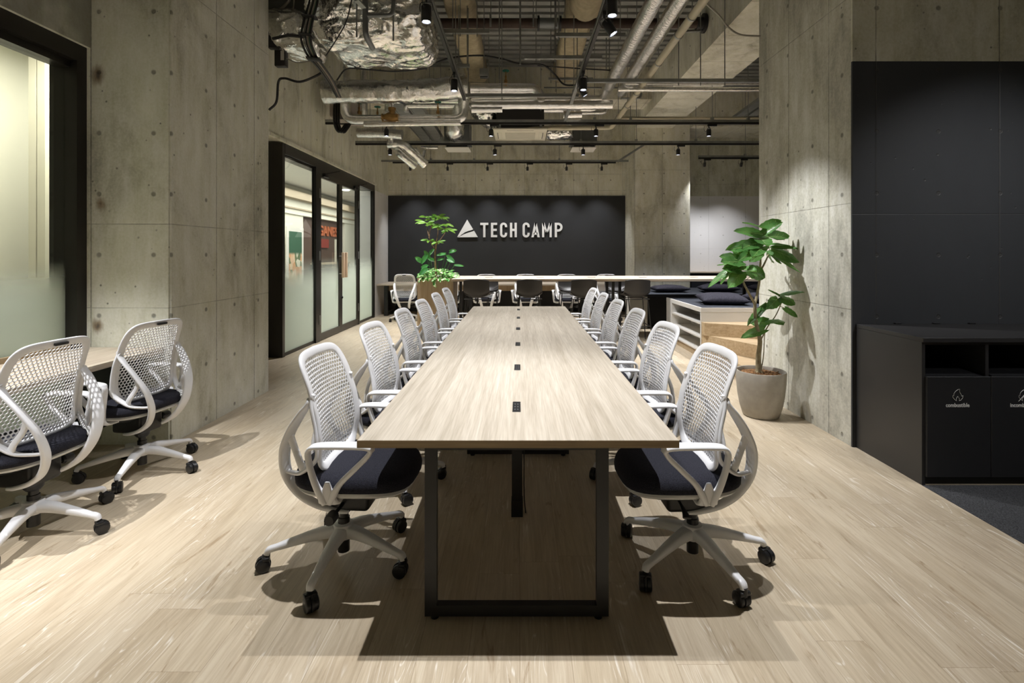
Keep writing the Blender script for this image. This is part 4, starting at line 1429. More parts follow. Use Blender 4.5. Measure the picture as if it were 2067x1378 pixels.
def rect(m, x0, y0, x1, y1):
    return poly_y(m, [(x0, y0), (x1, y0), (x1, y1), (x0, y1)])


def quad(m, *p):
    return poly_y(m, list(p))


def arc_c(m, x0, x1, y0, y1, w):
    """letter C: rounded outer and inner outline as one band"""
    cx = (x0 + x1) / 2
    rx = (x1 - x0) / 2
    def loop(inset):
        pts = []
        r = rx - inset
        for k in range(0, 13):
            a = R(0 + 180 * k / 12)
            pts.append((cx + r * cos(a), (y0 + rx) - r * sin(a)))
        for k in range(0, 13):
            a = R(180 + 180 * k / 12)
            pts.append((cx + r * cos(a), (y1 - rx) - r * sin(a)))
        return pts
    A, B = loop(0), loop(w)
    A = [(x1, y0 + rx + 10)] + A + [(x1, y1 - rx - 10)]
    B = [(x1 - w, y0 + rx + 10)] + B + [(x1 - w, y1 - rx - 10)]
    for i in range(len(A) - 1):
        quad(m, A[i], A[i + 1], B[i + 1], B[i])


T0, T1 = 319, 453
letters = []
m = MB(); rect(m, 319, T0, 394, T0 + 21); rect(m, 346, T0 + 21, 367, T1); letters.append(m)
m = MB(); rect(m, 418, T0, 439, T1); rect(m, 439, T0, 476, T0 + 21); rect(m, 439, 375, 472, 395); rect(m, 439, T1 - 21, 476, T1); letters.append(m)
m = MB(); arc_c(m, 502, 568, T0 - 2, T1 + 2, SW); letters.append(m)
m = MB(); rect(m, 594, T0, 615, T1); rect(m, 637, T0, 658, T1); rect(m, 615, 375, 637, 396); letters.append(m)
m = MB(); arc_c(m, 711, 777, T0 - 2, T1 + 2, SW); letters.append(m)
m = MB(); quad(m, (822, T0), (842, T0), (815, T1), (793, T1)); quad(m, (822, T0), (842, T0), (870, T1), (848, T1)); rect(m, 815, 410, 849, 430); letters.append(m)
m = MB(); rect(m, 892, T0, 912, T1); rect(m, 961, T0, 981, T1); quad(m, (892, T0), (914, T0), (944, 412), (929, 412)); quad(m, (959, T0), (981, T0), (944, 412), (929, 412)); letters.append(m)
m = MB(); rect(m, 1009, T0, 1030, T1)
rx_ = 40
for k in range(12):
    a0, a1 = R(90 - 15 * k), R(90 - 15 * (k + 1))
    c0 = (1042, 360)
    quad(m, (c0[0] + 40 * cos(a0), c0[1] - 41 * sin(a0)), (c0[0] + 40 * cos(a1), c0[1] - 41 * sin(a1)), (c0[0] + 19 * cos(a1), c0[1] - 20 * sin(a1)), (c0[0] + 19 * cos(a0), c0[1] - 20 * sin(a0)))
rect(m, 1030, T0, 1042, T0 + 21); rect(m, 1030, 380, 1042, 401); letters.append(m)
for m in letters:
    o = m.build('letter', M['sign'], sg, 0)
MB().box((zx(130), SY1, zz(430)), (zx(280), YB - 0.04, zz(420))).box((zx(330), SY1, zz(330)), (zx(350), YB - 0.04, zz(340))).build('standoff', M['galvdark'], sg, 0)
# ------------------------------------------------------------------ plants
def leaf(m, base, tip_dir, up, L, W, heart=True, droop=0.25, cup=0.18, wave=0.0, mi=0, rib=None):
    d = Vector(tip_dir).normalized()
    u = Vector(up)
    u = (u - d * u.dot(d))
    u = u.normalized() if u.length > 1e-4 else d.orthogonal().normalized()
    s = d.cross(u)
    rows = 9
    o = len(m.v)
    ph = random.uniform(0, 6.28)
    for i in range(rows + 1):
        t = i / rows
        if heart:
            w = W * (0.30 + 1.05 * t ** 0.55 * (1 - t) ** 0.62) if t < 1 else 0.0
            w = W * 1.32 * (max(t, 0.0) + 0.045) ** 0.45 * (1 - t) ** 0.68
        else:
            w = W * 1.9 * (t + 0.01) ** 0.75 * (1 - t) ** 0.75
        back = -0.14 * L * (1 - t) ** 6 if heart else 0
        for j in range(-3, 4):
            q = j / 3
            edge = abs(q)
            ww = w * (1 + wave * sin(t * 34 + ph) * (edge > 0.9))
            p = Vector(base) + d * (t * L + back * edge ** 1.2) + s * (q * ww * 0.5)
            p += u * (cup * W * edge ** 1.6 * 0.5 - droop * L * t * t + wave * 0.35 * W * sin(t * 9 + ph + q) * edge)
            m.v.append(tuple(p))
    f0 = len(m.f)
    for i in range(rows):
        for j in range(6):
            a = o + i * 7 + j
            m.f.append((a, a + 1, a + 8, a + 7))
    m.mi += [mi] * (len(m.f) - f0)
    if rib is not None:
        ctr = [Vector(m.v[o + i * 7 + 3]) + u * 0.001 for i in range(rows + 1)]
        m.sweep(ctr, [0.0026, 0.0009], [0.0022, 0.0008], side=tuple(s), n=5, mi=rib)
        for i in (2, 3, 5):
            for e_ in (0, 6):
                m.sweep([ctr[i], (ctr[i + 1] + Vector(m.v[o + (i + 1) * 7 + (2 if e_ == 0 else 4)])) / 2 + u * 0.001, Vector(m.v[o + (i + 2) * 7 + (1 if e_ == 0 else 5)]) + u * 0.001], [0.0014, 0.0006], [0.0012, 0.0005], side=tuple(s), n=4, mi=rib)


tree = thing('potted_fig_tree', 'potted fig tree with heart shaped leaves in a round stone pot by the right column', 'potted plant', (2.105, 4.47, 0))
off = Vector((2.105, 4.47, 0))
pr = [(0.0, 0.0), (0.135, 0.0), (0.148, 0.012), (0.172, 0.09), (0.190, 0.19), (0.200, 0.30), (0.204, 0.385), (0.201, 0.394), (0.192, 0.394), (0.187, 0.385), (0.185, 0.352), (0.0, 0.352)]
MB().lathe(pr, (0, 0, 0), 48, 'z', cap=False).build('pot', M['pot'], tree, 40)
mb = MB()
vs = [(0, 0, 0.372)]
for rr_, zz_ in ((0.06, 0.376), (0.12, 0.370), (0.165, 0.362), (0.186, 0.357)):
    for k in range(28):
        a = 2 * pi * k / 28
        vs.append((rr_ * cos(a), rr_ * sin(a), zz_ + random.uniform(-0.006, 0.008)))
fs = [(0, 1 + k, 1 + (k + 1) % 28) for k in range(28)]
for r_ in range(3):
    for k in range(28):
        fs.append((1 + r_ * 28 + k, 1 + (r_ + 1) * 28 + k, 1 + (r_ + 1) * 28 + (k + 1) % 28, 1 + r_ * 28 + (k + 1) % 28))
mb.add(vs, fs)
for k in range(140):
    a, r_ = random.uniform(0, 6.28), 0.175 * math.sqrt(random.random())
    p = Vector((r_ * cos(a), r_ * sin(a), 0.372 - 0.06 * r_))
    q = Vector((random.uniform(-1, 1), random.uniform(-1, 1), random.uniform(-0.1, 0.45))).normalized() * random.uniform(0.015, 0.035)
    mb.bar(p - q * 0.5, p + q, 0.004, 0.004)
mb.build('mulch', M['soil'], tree, 0)


def tp(px, py, dd=0.0):
    d = 4.47 + dd
    if px > 1100:
        d = min(d, 2.375 * F / (px - VX))
    return at(px, py, d) - off


tr = MB()
trunk = catmull([tp(1531, 757), tp(1531, 720), tp(1534, 692), tp(1532, 676), tp(1527, 655), tp(1524, 632), tp(1524, 612)], 6)
tr.tube(trunk, [0.026, 0.021, 0.019, 0.018, 0.016, 0.015, 0.013], 12)
tr.tube(catmull([tp(1524, 614), tp(1513, 594, -0.03), tp(1503, 575, -0.05), tp(1497, 558, -0.06)], 5), [0.012, 0.009, 0.008], 8)
tr.tube(catmull([tp(1524, 614), tp(1529, 590, 0.03), tp(1533, 565, 0.04), tp(1535, 530, 0.05)], 5), [0.013, 0.011, 0.010], 8)
tr.tube(catmull([tp(1534, 548, 0.05), tp(1545, 528, 0.07), tp(1554, 506, 0.09)], 4), [0.009, 0.006], 8)
tr.tube(catmull([tp(1535, 530, 0.05), tp(1536, 500, 0.03), tp(1540, 472, 0.02)], 4), [0.009, 0.006], 8)
tr.tube(catmull([tp(1534, 690), tp(1549, 660, 0.03), tp(1566, 636, 0.04), tp(1580, 605, 0.03)], 5), [0.007, 0.005, 0.004], 8)
tr.tube(catmull([tp(1534, 755, 0.02), tp(1541, 720, 0.02), tp(1543, 680, 0.02), tp(1545, 668, 0.02)], 4), [0.005, 0.004, 0.004], 6)
for a_ in range(5):
    q = Vector((cos(a_ * 1.3), sin(a_ * 1.3), 0))
    tr.tube([tp(1531, 745) + Vector((0, 0, 0.0)), tp(1531, 757) + q * 0.045 + Vector((0, 0, 0.02)), tp(1531, 760) + q * 0.075], [0.006, 0.005, 0.003], 6)
trk = tr.build('trunk', M['bark'], tree)
fol = MB()
# (base px, base py, depth offset, tip px, tip py, tip depth offset, width m, cup)
LV = [(1545, 463, 0.0, 1503, 451, -0.05, 0.085, .2), (1540, 474, 0.0, 1489, 470, -0.08, 0.15, .1), (1540, 462, 0.02, 1576, 449, -0.02, 0.14, .3), (1542, 470, -0.02, 1578, 452, -0.1, 0.12, .2),
      (1552, 478, 0.05, 1590, 482, 0.10, 0.17, .3), (1536, 490, 0.0, 1503, 492, 0.04, 0.17, -.2), (1533, 480, 0.0, 1549, 497, -0.16, 0.20, .1), (1552, 494, 0.06, 1592, 497, 0.0, 0.10, .1),
      (1560, 500, 0.06, 1606, 504, 0.05, 0.09, .2), (1534, 488, -0.02, 1503, 503, -0.12, 0.16, .1), (1528, 496, -0.02, 1472, 508, -0.05, 0.17, .25), (1540, 497, -0.02, 1522, 520, -0.20, 0.18, .15),
      (1533, 503, -0.04, 1496, 528, -0.16, 0.15, .1), (1535, 505, 0.02, 1517, 528, 0.0, 0.15, .1), (1557, 503, 0.06, 1607, 528, 0.08, 0.15, -.2), (1554, 508, 0.08, 1574, 528, 0.05, 0.11, -.1),
      (1562, 515, 0.09, 1610, 546, 0.08, 0.09, -.1), (1498, 527, -0.06, 1457, 521, -0.09, 0.15, .1), (1496, 530, -0.06, 1461, 531, -0.16, 0.16, .1), (1492, 533, -0.06, 1451, 536, -0.02, 0.07, .1),
      (1500, 520, -0.05, 1478, 500, 0.02, 0.12, .2), (1495, 545, -0.06, 1462, 545, -0.10, 0.16, .2), (1492, 543, -0.06, 1524, 549, -0.20, 0.15, .2), (1512, 546, -0.06, 1541, 562, -0.10, 0.20, .15),
      (1498, 548, -0.06, 1475, 580, -0.14, 0.17, .1), (1478, 540, -0.08, 1434, 578, -0.06, 0.09, .1), (1482, 545, -0.05, 1457, 572, 0.0, 0.09, .3), (1519, 556, -0.02, 1500, 552, 0.12, 0.15, .2),
      (1578, 600, 0.03, 1555, 588, 0.02, 0.05, .1), (1575, 596, 0.03, 1618, 592, 0.06, 0.09, .1), (1575, 600, 0.03, 1597, 612, -0.06, 0.15, -.1), (1570, 602, 0.03, 1556, 622, -0.08, 0.14, -.1), (1563, 615, 0.03, 1538, 628, -0.02, 0.11, .2),
      (1546, 618, 0.03, 1513, 655, -0.02, 0.11, .2), (1553, 645, 0.03, 1579, 652, -0.12, 0.19, -.1), (1584, 622, 0.04, 1606, 640, 0.07, 0.08, .1), (1549, 650, 0.02, 1520, 655, 0.06, 0.14, .2), (1543, 665, 0.0, 1502, 684, -0.05, 0.12, .2),
      (1540, 478, 0.1, 1560, 470, 0.2, 0.16, .2), (1520, 512, 0.08, 1500, 520, 0.16, 0.16, .2), (1548, 516, 0.1, 1560, 530, 0.18, 0.15, .2)]
for i, (bx_, by_, bd, tx_, ty_, td, w_, cp) in enumerate(LV):
    b, t_ = tp(bx_, by_, bd), tp(tx_, ty_, td)
    L_ = max((t_ - b).length, 0.13)
    k_ = 1.0 if w_ > 0.115 else 0.45
    upv = Vector((0.25 * sin(i * 2.1) - 0.1, -0.85 * k_ + 0.15 * cos(i * 1.7), 0.62))
    leaf(fol, b, (t_ - b) + Vector((0, 0, 0.12 * L_)), upv, L_ * 1.08, w_ * 1.10, True, 0.12, cp, 0.07, 0, 2)
    st = MB()
for (bx_, by_, bd, tx_, ty_, td, w_, cp) in LV:
    near = min((tr.v[k] for k in range(0, len(tr.v), 9)), key=lambda q: (Vector(q) - tp(bx_, by_, bd)).length)
    fol.tube([Vector(near), tp(bx_, by_, bd)], 0.0028, 5, mi=1)
fol.build('foliage', [M['leaf'], M['bark'], M['vein']], tree, 70)

# wooden planter at the end of the bar table
pl = thing('wooden_planter', 'tall square oak planter with a small tree and leafy plants beside the bar table', 'planter', (-1.40, 8.78, 0))
po = Vector((-1.40, 8.78, 0))
hw, hd, ph = 0.298, 0.29, 1.0
m = MB()
for a, b in (((-hw, -hd, 0), (hw, -hd + 0.022, ph)), ((-hw, hd - 0.022, 0), (hw, hd, ph)), ((-hw, -hd + 0.022, 0), (-hw + 0.022, hd - 0.022, ph)), ((hw - 0.022, -hd + 0.022, 0), (hw, hd - 0.022, ph))):
    m.box(a, b)
m.build('box', M['oakv'], pl, 0)
MB().box((-hw + 0.022, -hd + 0.022, 0.90), (hw - 0.022, hd - 0.022, 0.965)).build('soil', M['soil'], pl, 0)


def pp(px, py, dd=0.0):
    return at(px, py, 8.74 + dd) - po


tr = MB()
tr.tube(catmull([pp(881, 566), pp(879, 535), pp(878, 515), pp(880, 495), pp(881, 487)], 5), [0.016, 0.014, 0.012], 8)
for pts in ([(880, 495), (890, 482), (899, 468), (900, 458)], [(880, 490), (883, 477), (884, 465), (883, 455)], [(879, 505), (870, 490), (866, 478), (862, 460)], [(866, 480), (868, 465), (872, 452)]):
    tr.tube(catmull([pp(*q, 0.03 * math.sin(q[0])) for q in pts], 4), [0.009, 0.005], 6)
tr.build('tree_trunk', M['bark2'], pl)
m = MB()
rnd = random.Random(11)
CL = [(862, 450, 9), (872, 440, 8), (884, 436, 8), (893, 440, 8), (876, 455, 8), (897, 462, 8), (906, 465, 7), (860, 438, 6), (866, 486, 6), (883, 489, 6), (889, 456, 6), (855, 446, 5), (900, 452, 4)]
for cx_, cy_, n_ in CL:
    c_ = pp(cx_, cy_, rnd.uniform(-0.12, 0.12))
    for k in range(n_):
        a = 2 * pi * k / n_ + rnd.random()
        dv = Vector((cos(a), sin(a), rnd.uniform(-0.25, 0.35)))
        leaf(m, c_ + dv * 0.02, dv, (rnd.uniform(-0.3, 0.3), -0.75, 0.65), rnd.uniform(0.10, 0.15), rnd.uniform(0.055, 0.075), False, 0.25, 0.2)
m.build('tree_foliage', M['leaf2'], pl, 70)
m = MB()
st = MB()
for (x_, y_, dd, tx_, ty_, w_) in ((850, 528, 0, 841, 521, .15), (861, 515, 0, 852, 529, .13), (868, 512, 0, 873, 506, .12), (865, 520, .05, 858, 508, .12), (899, 512, 0, 884, 514, .10), (908, 508, 0, 918, 506, .14), (905, 522, -.1, 915, 528, .16), (912, 524, -.05, 906, 519, .14),
                               (852, 541, -.15, 862, 536, .14), (852, 548, -.2, 862, 543, .16), (918, 535, -.05, 933, 536, .08), (884, 524, 0, 890, 523, .1), (858, 545, -.24, 850, 552, .13), (876, 526, .05, 866, 522, .12)):
    b = pp(x_, y_, dd)
    t_ = pp(tx_, ty_, dd - 0.03)
    leaf(m, b, (t_ - b), (0.1, -0.75, 0.6), max(0.13, (t_ - b).length * 1.25), w_, True, 0.1, 0.15)
    st.tube(catmull([pp(880 + (x_ - 880) * 0.35, 562), pp(880 + (x_ - 880) * 0.7, (562 + y_) / 2, dd * 0.6), b], 4), 0.005, 5)
st_o = st.build('shrub_stem', M['leaf3'], pl)
m.build('shrub_foliage', M['leaf3'], pl, 70)
m = MB()
for k in range(210):
    u_, v_ = rnd.uniform(-0.27, 0.27), rnd.uniform(-0.27, 0.24)
    z_ = 0.97 + 0.16 * (1 - (u_ / 0.32) ** 2) * rnd.random() ** 0.8 + 0.02
    a = math.atan2(v_, u_) + rnd.uniform(-0.9, 0.9)
    dv = Vector((cos(a), sin(a), rnd.uniform(-0.2, 0.5)))
    leaf(m, (u_, v_, z_), dv, (0, -0.45, 1), rnd.uniform(0.07, 0.12), rnd.uniform(0.05, 0.085), True, 0.3, 0.15)
for k in range(26):
    x_ = rnd.uniform(-0.27, 0.31)
    leaf(m, (x_, -0.27, 0.985 + rnd.uniform(0, 0.03)), (rnd.uniform(-0.5, 0.5), -0.8, rnd.uniform(-0.5, 0.1)), (0, -0.6, 0.7), 0.09, 0.07, True, 0.35, 0.1)
for k in range(4):
    leaf(m, (-0.02 + 0.012 * (k % 2), -0.302 - 0.004 * k, 0.99 - 0.026 * k), (rnd.uniform(-0.4, 0.4), -0.35, -0.85), (0, -1, 0.3), 0.075, 0.055, True, 0.1, 0.1)
for k in range(14):
    leaf(m, (0.27, rnd.uniform(-0.25, 0.1), 1.0 + rnd.uniform(0, 0.05)), (0.9, rnd.uniform(-0.6, 0.2), rnd.uniform(-0.2, 0.3)), (0.4, -0.3, 1), 0.10, 0.06, True, 0.3, 0.1)
m.build('ground_foliage', M['leaf4'], pl, 70)

# ------------------------------------------------------------------ track lighting
def fillet(pts, r, n=6):
    P = [Vector(p) for p in pts]
    out = [P[0]]
    for i in range(1, len(P) - 1):
        a, b, c = P[i - 1], P[i], P[i + 1]
        d0, d1 = (a - b), (c - b)
        q = min(r, d0.length * 0.45, d1.length * 0.45)
        p0, p1 = b + d0.normalized() * q, b + d1.normalized() * q
        for k in range(n + 1):
            t_ = k / n
            out.append(p0 * (1 - t_) ** 2 + b * 2 * t_ * (1 - t_) + p1 * t_ ** 2)
    out.append(P[-1])
    return out


ZR = 3.50
ROD = lambda p, z1=ZT: MB().tube([p, Vector((p[0], p[1], z1))], 0.0055, 6)


def track(label, a, b, strut0=None, strut1=None, rods=()):
    a, b = Vector(a), Vector(b)
    t = thing('light_track', label, 'light track', a)
    q = b - a
    MB().bar((0, 0, 0), q, 0.034, 0.032).build('rail', M['black'], t, 0)
    s0 = (Vector(strut0) - a) if strut0 else Vector((0, 0, 0))
    s1 = (Vector(strut1) - a) if strut1 else q
    u = Vector((0, 0, 0.038))
    MB().bar(s0 + u, s1 + u, 0.042, 0.042).build('strut_channel', M['galv'], t, 0)
    for f in rods:
        p = s0 + (s1 - s0) * f + Vector((0, 0, 0.04))
        m = MB().tube([p, p + Vector((0, 0, ZT - a.z - 0.04))], 0.0055, 6)
        m.box((p.x - 0.02, p.y - 0.025, p.z - 0.02), (p.x + 0.02, p.y + 0.025, p.z + 0.055))
        m.build('hanger_rod', M['galv'], t, 0)
    return t


track('left black light track running toward the back above the table', (-0.75, -2.6, ZR), (-0.75, 6.95, ZR), None, None, (0.4, 0.66, 0.9))
track('right black light track running toward the back above the table', (0.725, -2.6, ZR), (0.725, 6.3, ZR), None, (0.725, 8.2, ZR), (0.4, 0.6, 0.875))
track('nearest black cross track below the silver pipes', (-3.12, 8.23, ZR), (4.6, 8.23, ZR), None, None, (0.34, 0.56, 0.635, 0.805, 0.88))
track('middle black cross track just behind the ceiling cassette', (-3.14, 9.8, ZR), (5.0, 9.8, ZR), None, None, (0.2, 0.53, 0.66, 0.8))
track('short black cross track in front of the black sign wall', (-2.92, 11.78, ZR), (2.21, 11.78, ZR), (-3.18, 11.78, ZR), (2.5, 11.78, ZR), (0.20, 0.375, 0.72))
track('short black cross track in front of the white painted bay', (3.93, 11.25, ZR), (6.5, 11.25, ZR), None, None, (0.4,))
track('added short light track in the right bay, hidden behind the right column', (3.45, 5.4, ZR), (3.45, 7.1, ZR), None, None, (0.2, 0.8))  # added rail, carries the lamps that brighten the steps
track('added light track over the waste cabinet, out of the picture', (3.35, 0.0, ZR), (3.35, 3.0, ZR), None, None, (0.2, 0.8))  # added rail, carries the lamps that brighten the black wall
track('black light track above the left window counter, out of the picture', (-2.92, -0.3, ZR), (-2.92, 3.0, ZR), None, None, (0.2, 0.8))


def make_spot(rad, length, watts, size, blend, name='track_spotlight'):
    """origin on the rail; body below it"""
    t = thing(name, 'spot', 'spotlight')
    MB().rbox((-0.075, -0.016, -0.046), (0.075, 0.016, -0.014), 0.003).build('adapter', M['plastic'], t)
    MB().tube([(-0.055, 0, -0.046), (-0.055, 0, -0.075)], 0.009, 8).build('stem', M['plastic'], t)
    head = bpy.data.objects.new('head', None)
    m = MB().lathe([(rad * 0.80, -0.018), (rad, -0.030), (rad, -length + 0.004), (rad * 0.96, -length), (rad * 0.82, -length), (rad * 0.78, -length + 0.018)], (0, 0, 0), 24, cap=False)
    m.lathe([(rad * 0.80, -0.018), (0.002, -0.018)], (0, 0, 0), 24, cap=False)
    h = m.build('housing', M['plastic'], t, 50)
    h.location = (-0.055, 0, -0.078)
    l = MB().lathe([(rad * 0.62, -length + 0.012), (0.001, -length + 0.010)], (0, 0, 0), 24, cap=False)
    l.lathe([(rad * 0.62, -length + 0.013), (rad * 0.62, -length + 0.010)], (0, 0, 0), 24, cap=False).build('lens', M['lens'], h, 0)
    MB().lathe([(rad * 0.62, -length + 0.010), (rad * 0.84, -length - 0.0015)], (0, 0, 0), 24, cap=False).build('lens_ring', M['lensrim'], h, 60)
    y_ = MB()
    yk = catmull([(0, -rad * 1.25, -length * 0.42), (0, -rad * 1.28, -length * 0.2), (0, -rad * 1.0, 0.004), (0, 0, 0.010), (0, rad * 1.0, 0.004), (0, rad * 1.28, -length * 0.2), (0, rad * 1.25, -length * 0.42)], 4)
    y_.sweep(yk, 0.008, 0.003, side=(1, 0, 0), n=8).build('yoke', M['plastic'], h)
    MB().tube(catmull([(-0.07, 0.0, 0.035), (-0.07, rad * 0.5, -0.01), (-0.055, rad * 0.3, -0.05), (-rad * 0.9, 0, -0.045)], 5), 0.003, 6).build('lead', M['cable'], h)
    d = bpy.data.lights.new('spot_lamp', 'SPOT')
    d.energy = watts
    d.color = LAMP_COL
    d.spot_size = R(size)
    d.spot_blend = blend
    d.shadow_soft_size = rad * 0.35
    lo_ = bpy.data.objects.new('spot_lamp', d)
    COL.objects.link(lo_)
    lo_.parent = h
    lo_.location = (0, 0, -length - 0.012)
    bpy.data.objects.remove(head)
    return t


spot_big = make_spot(0.041, 0.150, LAMP_W, 80, 0.9)
spot_far = make_spot(0.041, 0.150, LAMP_W * 0.62, 82, 1.0)
spot_mid = make_spot(0.037, 0.125, LAMP_W * 1.0, 82, 0.8)
spot_small = make_spot(0.028, 0.105, LAMP_W * 0.36, 74, 1.0)
spot_narrow = make_spot(0.041, 0.150, LAMP_W * 1.0, 52, 0.8)
spot_left = make_spot(0.041, 0.150, LAMP_W * 1.3, 56, 0.7)
spot_soft = make_spot(0.041, 0.150, LAMP_W * 0.28, 90, 1.0)
spot_bay = make_spot(0.028, 0.105, LAMP_W * 0.34, 80, 1.0)
bpy.context.view_layer.update()
used = set()


def spot(proto, x, y, label, group, z=ZR, rz=0.0, tilt=(0, 0), aim=None):
    if proto in used:
        c = copy_tree(proto)
    else:
        c = proto
        used.add(proto)
    c.location = (x, y, z)
    c.rotation_euler = (0, 0, rz)
    c['label'] = label
    c['group'] = group
    bpy.context.view_layer.update()
    for ch in c.children:
        if ch.name.startswith('housing'):
            ch.rotation_euler = (tilt[0], tilt[1], 0)
            if aim:
                hp = c.matrix_world @ ch.location
                v_ = (Vector(aim) - hp)
                v_.rotate(Matrix.Rotation(-rz, 3, 'Z'))
                ch.rotation_euler = Vector((0, 0, -1)).rotation_difference(v_).to_euler()
    return c


G = 'black track spotlights'
S90 = R(90)
# long tracks (rail along y: turn the adapter)
for i, y in enumerate((2.45, 4.225, 5.976)):
    spot(spot_far if i else spot_big, -0.75, y - 0.055, 'black spotlight on the left long track, %s' % ('above the table front', 'nearest one in the picture', 'near its far end')[i], G, rz=S90)
for i, y in enumerate((2.37, 4.116, 5.94)):
    spot(spot_far if i else spot_big, 0.725, y - 0.055, 'black spotlight pointing straight down on the right long track, %s' % ('above the table front', 'nearest one in the picture', 'near its far end')[i], G, rz=S90)
spot(spot_narrow, 0.725, 4.45, 'tilted black spotlight aiming right, behind the nearest one on the right long track', G, rz=S90, aim=(2.25, 4.33, 0.95))
spot(spot_mid, 0.725, 6.22, 'tilted black spotlight aiming right, at the far end of the right long track', G, rz=S90, aim=(2.6, 6.4, 0.3))
for i, (x, y) in enumerate(((-0.75, -1.9), (0.725, -1.9))):  # unseen lamps added so floor bounce brightens the ceiling
    spot(spot_big, x, y, 'added unseen spotlight far behind the camera on the %s long track' % ('left', 'right')[i], G, rz=S90)
for i, y in enumerate((5.9, 6.8)):  # lamps added out of view to brighten the steps and bench
    spot(spot_far, 3.45, y, 'added hidden spotlight in the right bay above the oak steps, %s' % ('front one', 'rear one')[i], G, rz=S90)
for i, y in enumerate((1.1, 2.35)):  # lamps added out of frame to lift the black wall and carpet
    spot(spot_soft, 3.35, y, 'added unseen spotlight over the waste cabinet, %s' % ('front one', 'rear one')[i], G, rz=S90, aim=(3.5, 3.6 if i else 3.0, 0.6))
for i, y in enumerate((0.8, 2.2)):
    spot(spot_left, -2.92, y, 'black spotlight above the window counter, %s' % ('behind the camera', 'out of the picture beside the near counter chair')[i], G, rz=S90, aim=(-2.80, y + 0.62, 0))
for i, x in enumerate((-2.14, -0.46, 1.226, 3.04)):
    spot(spot_mid, x + 0.055, 8.23, 'black spotlight on the nearest cross track, %s from the left' % ORD[i], G)
for i, x in enumerate((-2.48, -0.474, 1.214, 3.034)):
    spot(spot_mid, x + 0.055, 9.80, 'black spotlight on the middle cross track, %s from the left' % ORD[i], G)
for i, x in enumerate((-2.52, -1.66, -0.74, 0.18, 1.08, 1.89)):
    spot(spot_small, x + 0.055, 11.78, 'small black spotlight above the black sign wall, %s from the left' % ORD[i], G, tilt=(R(14), 0))
for i, x in enumerate((4.07, 4.88)):
    spot(spot_bay, x + 0.055, 11.25, 'small black spotlight above the white painted bay, %s' % ('left one', 'right one')[i], G, tilt=(R(22), 0))
# ------------------------------------------------------------------ ceiling services
def pipe(name, label, cat, pts, r, mat, bend=0.10, n=14, group=None, rods=False):
    P = fillet(pts, bend) if len(pts) > 2 else [Vector(p) for p in pts]
    # subdivide long straights so lagging can be dented
    Q = [P[0]]
    for a, b in zip(P, P[1:]):
        k = max(1, int((b - a).length / 0.06)) if mat in (M['foilpipe'], M['foil']) else 1
        for i in range(1, k + 1):
            Q.append(a + (b - a) * (i / k))
    rr = [r * (1 + (0.05 * noise.noise(q * 9) if mat in (M['foilpipe'], M['foil']) else 0)) for q in Q]
    m_ = MB().sweep(Q, rr, rr, n=n)
    if mat in (M['foilpipe'], M['foil']):
        am = 0.095 if mat == M['foil'] else 0.035
        for i_ in range(len(Q)):
            for k_ in range(n):
                p_ = Vector(m_.v[i_ * n + k_])
                m_.v[i_ * n + k_] = tuple(Q[i_] + (p_ - Q[i_]) * (1 + am * random.uniform(-1, 1)))
    o = m_.build(name, mat, None, 50)
    flat = sorted((((b - a).length, (a + b) / 2) for a, b in zip([Vector(p) for p in pts], [Vector(p) for p in pts][1:]) if abs((b - a).z) < 0.4 * (b - a).length), key=lambda q: q[0])
    for ln, mid in flat[-1:] if rods else []:
        MB().tube([mid, (mid.x, mid.y, ZT)], 0.0055, 6).build('hanger_rod', M['galv'], o, 0)
    return tag(o, label, cat, group)


def lumpy_box(name, label, cat, loops, mat, amp=0.03, sc=5.0, seed=0.0, cuts=5):
    bm = bmesh.new()
    rows = [[bm.verts.new(p) for p in lp] for lp in loops]
    n = len(rows[0])
    for i in range(len(rows) - 1):
        for k in range(n):
            bm.faces.new([rows[i][k], rows[i][(k + 1) % n], rows[i + 1][(k + 1) % n], rows[i + 1][k]])
    bm.faces.new(rows[0][::-1])
    bm.faces.new(rows[-1])
    bmesh.ops.bevel(bm, geom=bm.edges[:], offset=0.07, segments=2, affect='EDGES', profile=0.5)
    bmesh.ops.triangulate(bm, faces=bm.faces[:])
    for _ in range(cuts):
        long = [e for e in bm.edges if e.calc_length() > 0.034]
        if not long:
            break
        bmesh.ops.subdivide_edges(bm, edges=long, cuts=1)
        bmesh.ops.triangulate(bm, faces=[f for f in bm.faces if len(f.verts) > 3])
    bm.normal_update()
    mv = []
    for v in bm.verts:
        q = v.co * sc + Vector((seed, 0, 0))
        w = noise.noise(q * 0.8)
        # sharp creases: ridged noise along two slanting directions
        r1 = 1 - abs(noise.noise(Vector((q.x * 0.55 + q.z * 0.4, q.y * 0.9, q.z * 2.0 - q.x * 0.5)) + Vector((w, w, 0)) * 0.6))
        r2 = 1 - abs(noise.noise(Vector((q.x * 1.9 - q.z, q.y * 2.3, q.z * 3.4 + q.x * 0.9)) + Vector((7, w, 3))))
        a = w * 0.9 + r1 ** 5 * 0.9 + r2 ** 4 * 0.45
        mv.append((v, v.normal * (a * amp)))
    for v, d in mv:
        v.co += d
    for f in bm.faces:
        f.smooth = True
    me = bpy.data.meshes.new(name)
    bm.to_mesh(me)
    bm.free()
    me.materials.append(mat)
    o = bpy.data.objects.new(name, me)
    COL.objects.link(o)
    return tag(o, label, cat)


# big foil wrapped duct at upper left
def ring(x0, x1, y0, y1, z):
    return [(x0, y0, z), (x1, y0, z), (x1, y1, z), (x0, y1, z)]


